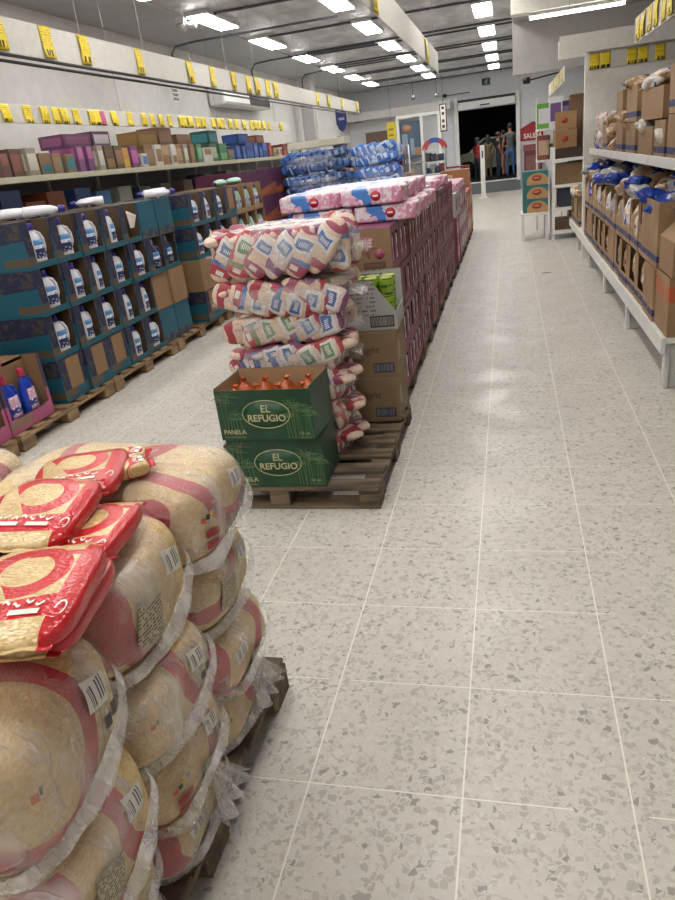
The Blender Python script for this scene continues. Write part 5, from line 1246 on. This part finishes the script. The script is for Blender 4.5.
# people at the door
SKIN = mat('#8a5f48', .6, 0, 0, 'skin'); HAIR = mat('#17120f', .6, 0, 0, 'dark hair')
def person(label, P, rz, ht, top, bottom, shoe, arms, legs=((.1, 0), (-.1, .02)), hair_long=False, lean=0., sleeve=.35, wide=1., skirt=False):
    t = thing('person', label, 'person', P, rz); k = ht/1.72
    V = []; E = []; Rr = []; G = []
    def v(p, r, g):
        V.append(Vector((p[0]*k, p[1]*k, p[2]*k))); Rr.append((r[0]*k*wide, r[1]*k*wide) if isinstance(r, tuple) else (r*k*wide, r*k*wide)); G.append(g); return len(V)-1
    def chain(a, pts):
        for p, r, g in pts: b = v(p, r, g); E.append((a, b)); a = b
        return a
    L = lean
    pel = v((0, 0, .95), (.15, .115), 1)
    chest = chain(pel, [((0, -.02-L*.2, 1.1), (.135, .1), 0), ((0, -.02-L*.5, 1.28), (.155, .11), 0), ((0, 0-L*.9, 1.42), (.12, .085), 0), ((0, -.01-L, 1.5), .055, 2), ((0, -.03-L*1.1, 1.57), (.072, .08), 2), ((0, -.035-L*1.1, 1.64), (.078, .095), 2), ((0, -.03-L*1.1, 1.71), (.05, .06), 2)])
    ch = 3
    for sgn, ar in ((-1, arms[0]), (1, arms[1])):
        sh_ = (sgn*.185, -L*.9, 1.40); el, wr = ar
        a = chain(ch, [(sh_, .062, 0), (tuple(sh_[i]*(1-sleeve)+el[i]*sleeve for i in range(3)), .052, 0), (el, .042, 2), (wr, .03, 2)])
        d = (Vector(wr)-Vector(el)).normalized(); w0 = Vector(wr); palm = w0+d*.07; pa = chain(a, [(tuple(palm), (.035, .022), 2)])
        sd = d.cross(Vector((1, 0, 0))).normalized()
        for q in range(4):
            o = sd*(-.03+.02*q); ln = (.075, .09, .085, .065)[q]; chain(pa, [(tuple(palm+o+d*.03), .0095, 2), (tuple(palm+o*1.1+d*(.03+ln*.55)), .0085, 2), (tuple(palm+o*1.1+d*(.03+ln)+Vector((-sgn*.02, 0, 0))), .0075, 2)])
        th_ = w0+d*.02; chain(a, [(tuple(th_+sd*.04), .011, 2), (tuple(th_+sd*.055+d*.045), .009, 2)])
    for sgn, lg in ((-1, legs[0]), (1, legs[1])):
        fx_, fy_ = lg; x = sgn*.095
        chain(pel, [((x, 0, .86), .088, 1), ((x*1.05, -.02+fy_*.5, .5), .058, 1), ((x*1.1, .02+fy_, .11), .042, 1), ((x*1.15, -.03+fy_, .04), .042, 3), ((x*1.3, -.15+fy_, .035), (.042, .032), 3)])
    me = bpy.data.meshes.new('body'); me.from_pydata([tuple(p) for p in V], E, []); o = bpy.data.objects.new('body', me); C.objects.link(o)
    sk = o.modifiers.new('skin', 'SKIN'); ss = o.modifiers.new('sub', 'SUBSURF'); ss.levels = 1; ss.render_levels = 1
    for i, d in enumerate(me.skin_vertices[0].data): d.radius = Rr[i]; d.use_root = (i == 0)
    bpy.context.view_layer.update()
    m2 = bpy.data.meshes.new_from_object(o.evaluated_get(bpy.context.evaluated_depsgraph_get())); bpy.data.objects.remove(o)
    for m_ in (top, bottom, SKIN, shoe): m2.materials.append(m_)
    sg = [(V[a], V[b], G[b]) for a, b in E]
    for f in m2.polygons:
        c = f.center; best = (9, 0)
        for a, b, g in sg:
            ab = b-a; tt_ = max(0, min(1, (c-a).dot(ab)/max(ab.length_squared, 1e-9))); dd = (c-a-ab*tt_).length
            if dd < best[0]: best = (dd, g)
        f.material_index = best[1]; f.use_smooth = True
    zmin = min(q.co.z for q in m2.vertices)
    b = mesh_obj('body', m2, t, (0, 0, -zmin))
    hz = 1.655*k-zmin; hy = (-.03-L*1.1)*k
    mb = MB(); mb.pillow(.185*k, .215*k, .19*k, 2.2, 8, 1, .05, 12., Matrix.Translation((0, hy+.018*k, hz+.035*k))); 
    if hair_long: mb.pillow(.17*k, .1*k, .34*k, 2.4, 8, 2, .05, 12., Matrix.Translation((0, hy+.08*k, hz-.1*k)))
    mb.build('hair', HAIR, t)
    mb = MB(); mb.pillow(.022*k, .03*k, .035*k, 2., 4, 0, 0, 1, Matrix.Translation((0, hy-.1*k, hz-.02*k))); mb.build('nose', SKIN, t)
    mb = MB(); 
    for sx_ in (-1, 1): mb.pillow(.022*k, .012*k, .012*k, 2., 4, 0, 0, 1, Matrix.Translation((sx_*.03*k, hy-.088*k, hz+.005*k)))
    mb.build('eyes', BLACK, t)
    mb = MB(); mb.pillow(.045*k, .012*k, .012*k, 2., 4, 0, 0, 1, Matrix.Translation((0, hy-.088*k, hz-.055*k))); mb.build('mouth', mat('#6a3a34', .6, 0, 0, 'lips'), t)
    mb = MB()
    for sx_ in (-1, 1): mb.pillow(.02*k, .04*k, .055*k, 2., 4, 0, 0, 1, Matrix.Translation((sx_*.085*k, hy, hz-.01*k)))
    mb.build('ears', SKIN, t)
    if skirt: pass
    return t
down = ((-.25, .0, 1.12), (-.26, -.08, .86)), ((.25, .0, 1.12), (.26, -.08, .86))
fwd = ((-.24, -.05, 1.15), (-.16, -.28, 1.12)), ((.24, -.05, 1.15), (.14, -.28, 1.14))
mixd = ((-.26, .02, 1.14), (-.24, -.16, .92)), ((.24, -.06, 1.16), (.1, -.26, 1.2))
G0 = .282
JEAN = mat('#40608c', .8, 0, 0, 'blue jeans'); DJ = mat('#1c2430', .8, 0, 0, 'dark trousers'); GREYS = mat('#4a4d4e', .8, 0, 0, 'dark grey shirt'); REDT = mat('#9c2230', .8, 0, 0, 'red top'); BLK = mat('#15161a', .8, 0, 0, 'black shirt'); OLV = mat('#5c5238', .8, 0, 0, 'olive patterned clothes'); TANP = mat('#a5806c', .8, 0, 0, 'tan trousers'); SHO = mat('#20201f', .6, 0, 0, 'shoes')
person('person in dark grey shirt and blue jeans, back turned, rightmost in the doorway', (.07, 26.6, G0), PI+.1, 1.68, GREYS, JEAN, SHO, down)
person('person in a red top and dark trousers, leftmost in the doorway', (-1.02, 25.95, G0), PI*.75, 1.36, REDT, DJ, SHO, fwd, hair_long=True)
person('person in olive patterned clothes standing beside the person in red', (-.68, 26.6, G0), PI*1.1, 1.4, OLV, OLV, SHO, mixd, hair_long=True)
person('person in a black shirt and dark trousers in the middle of the doorway', (-.33, 26.0, G0), PI*.6, 1.45, BLK, DJ, SHO, mixd)
person('person in dark top and tan trousers half hidden behind the others in the doorway', (-.15, 27.4, G0), PI*1.3, 1.5, BLK, TANP, SHO, down)
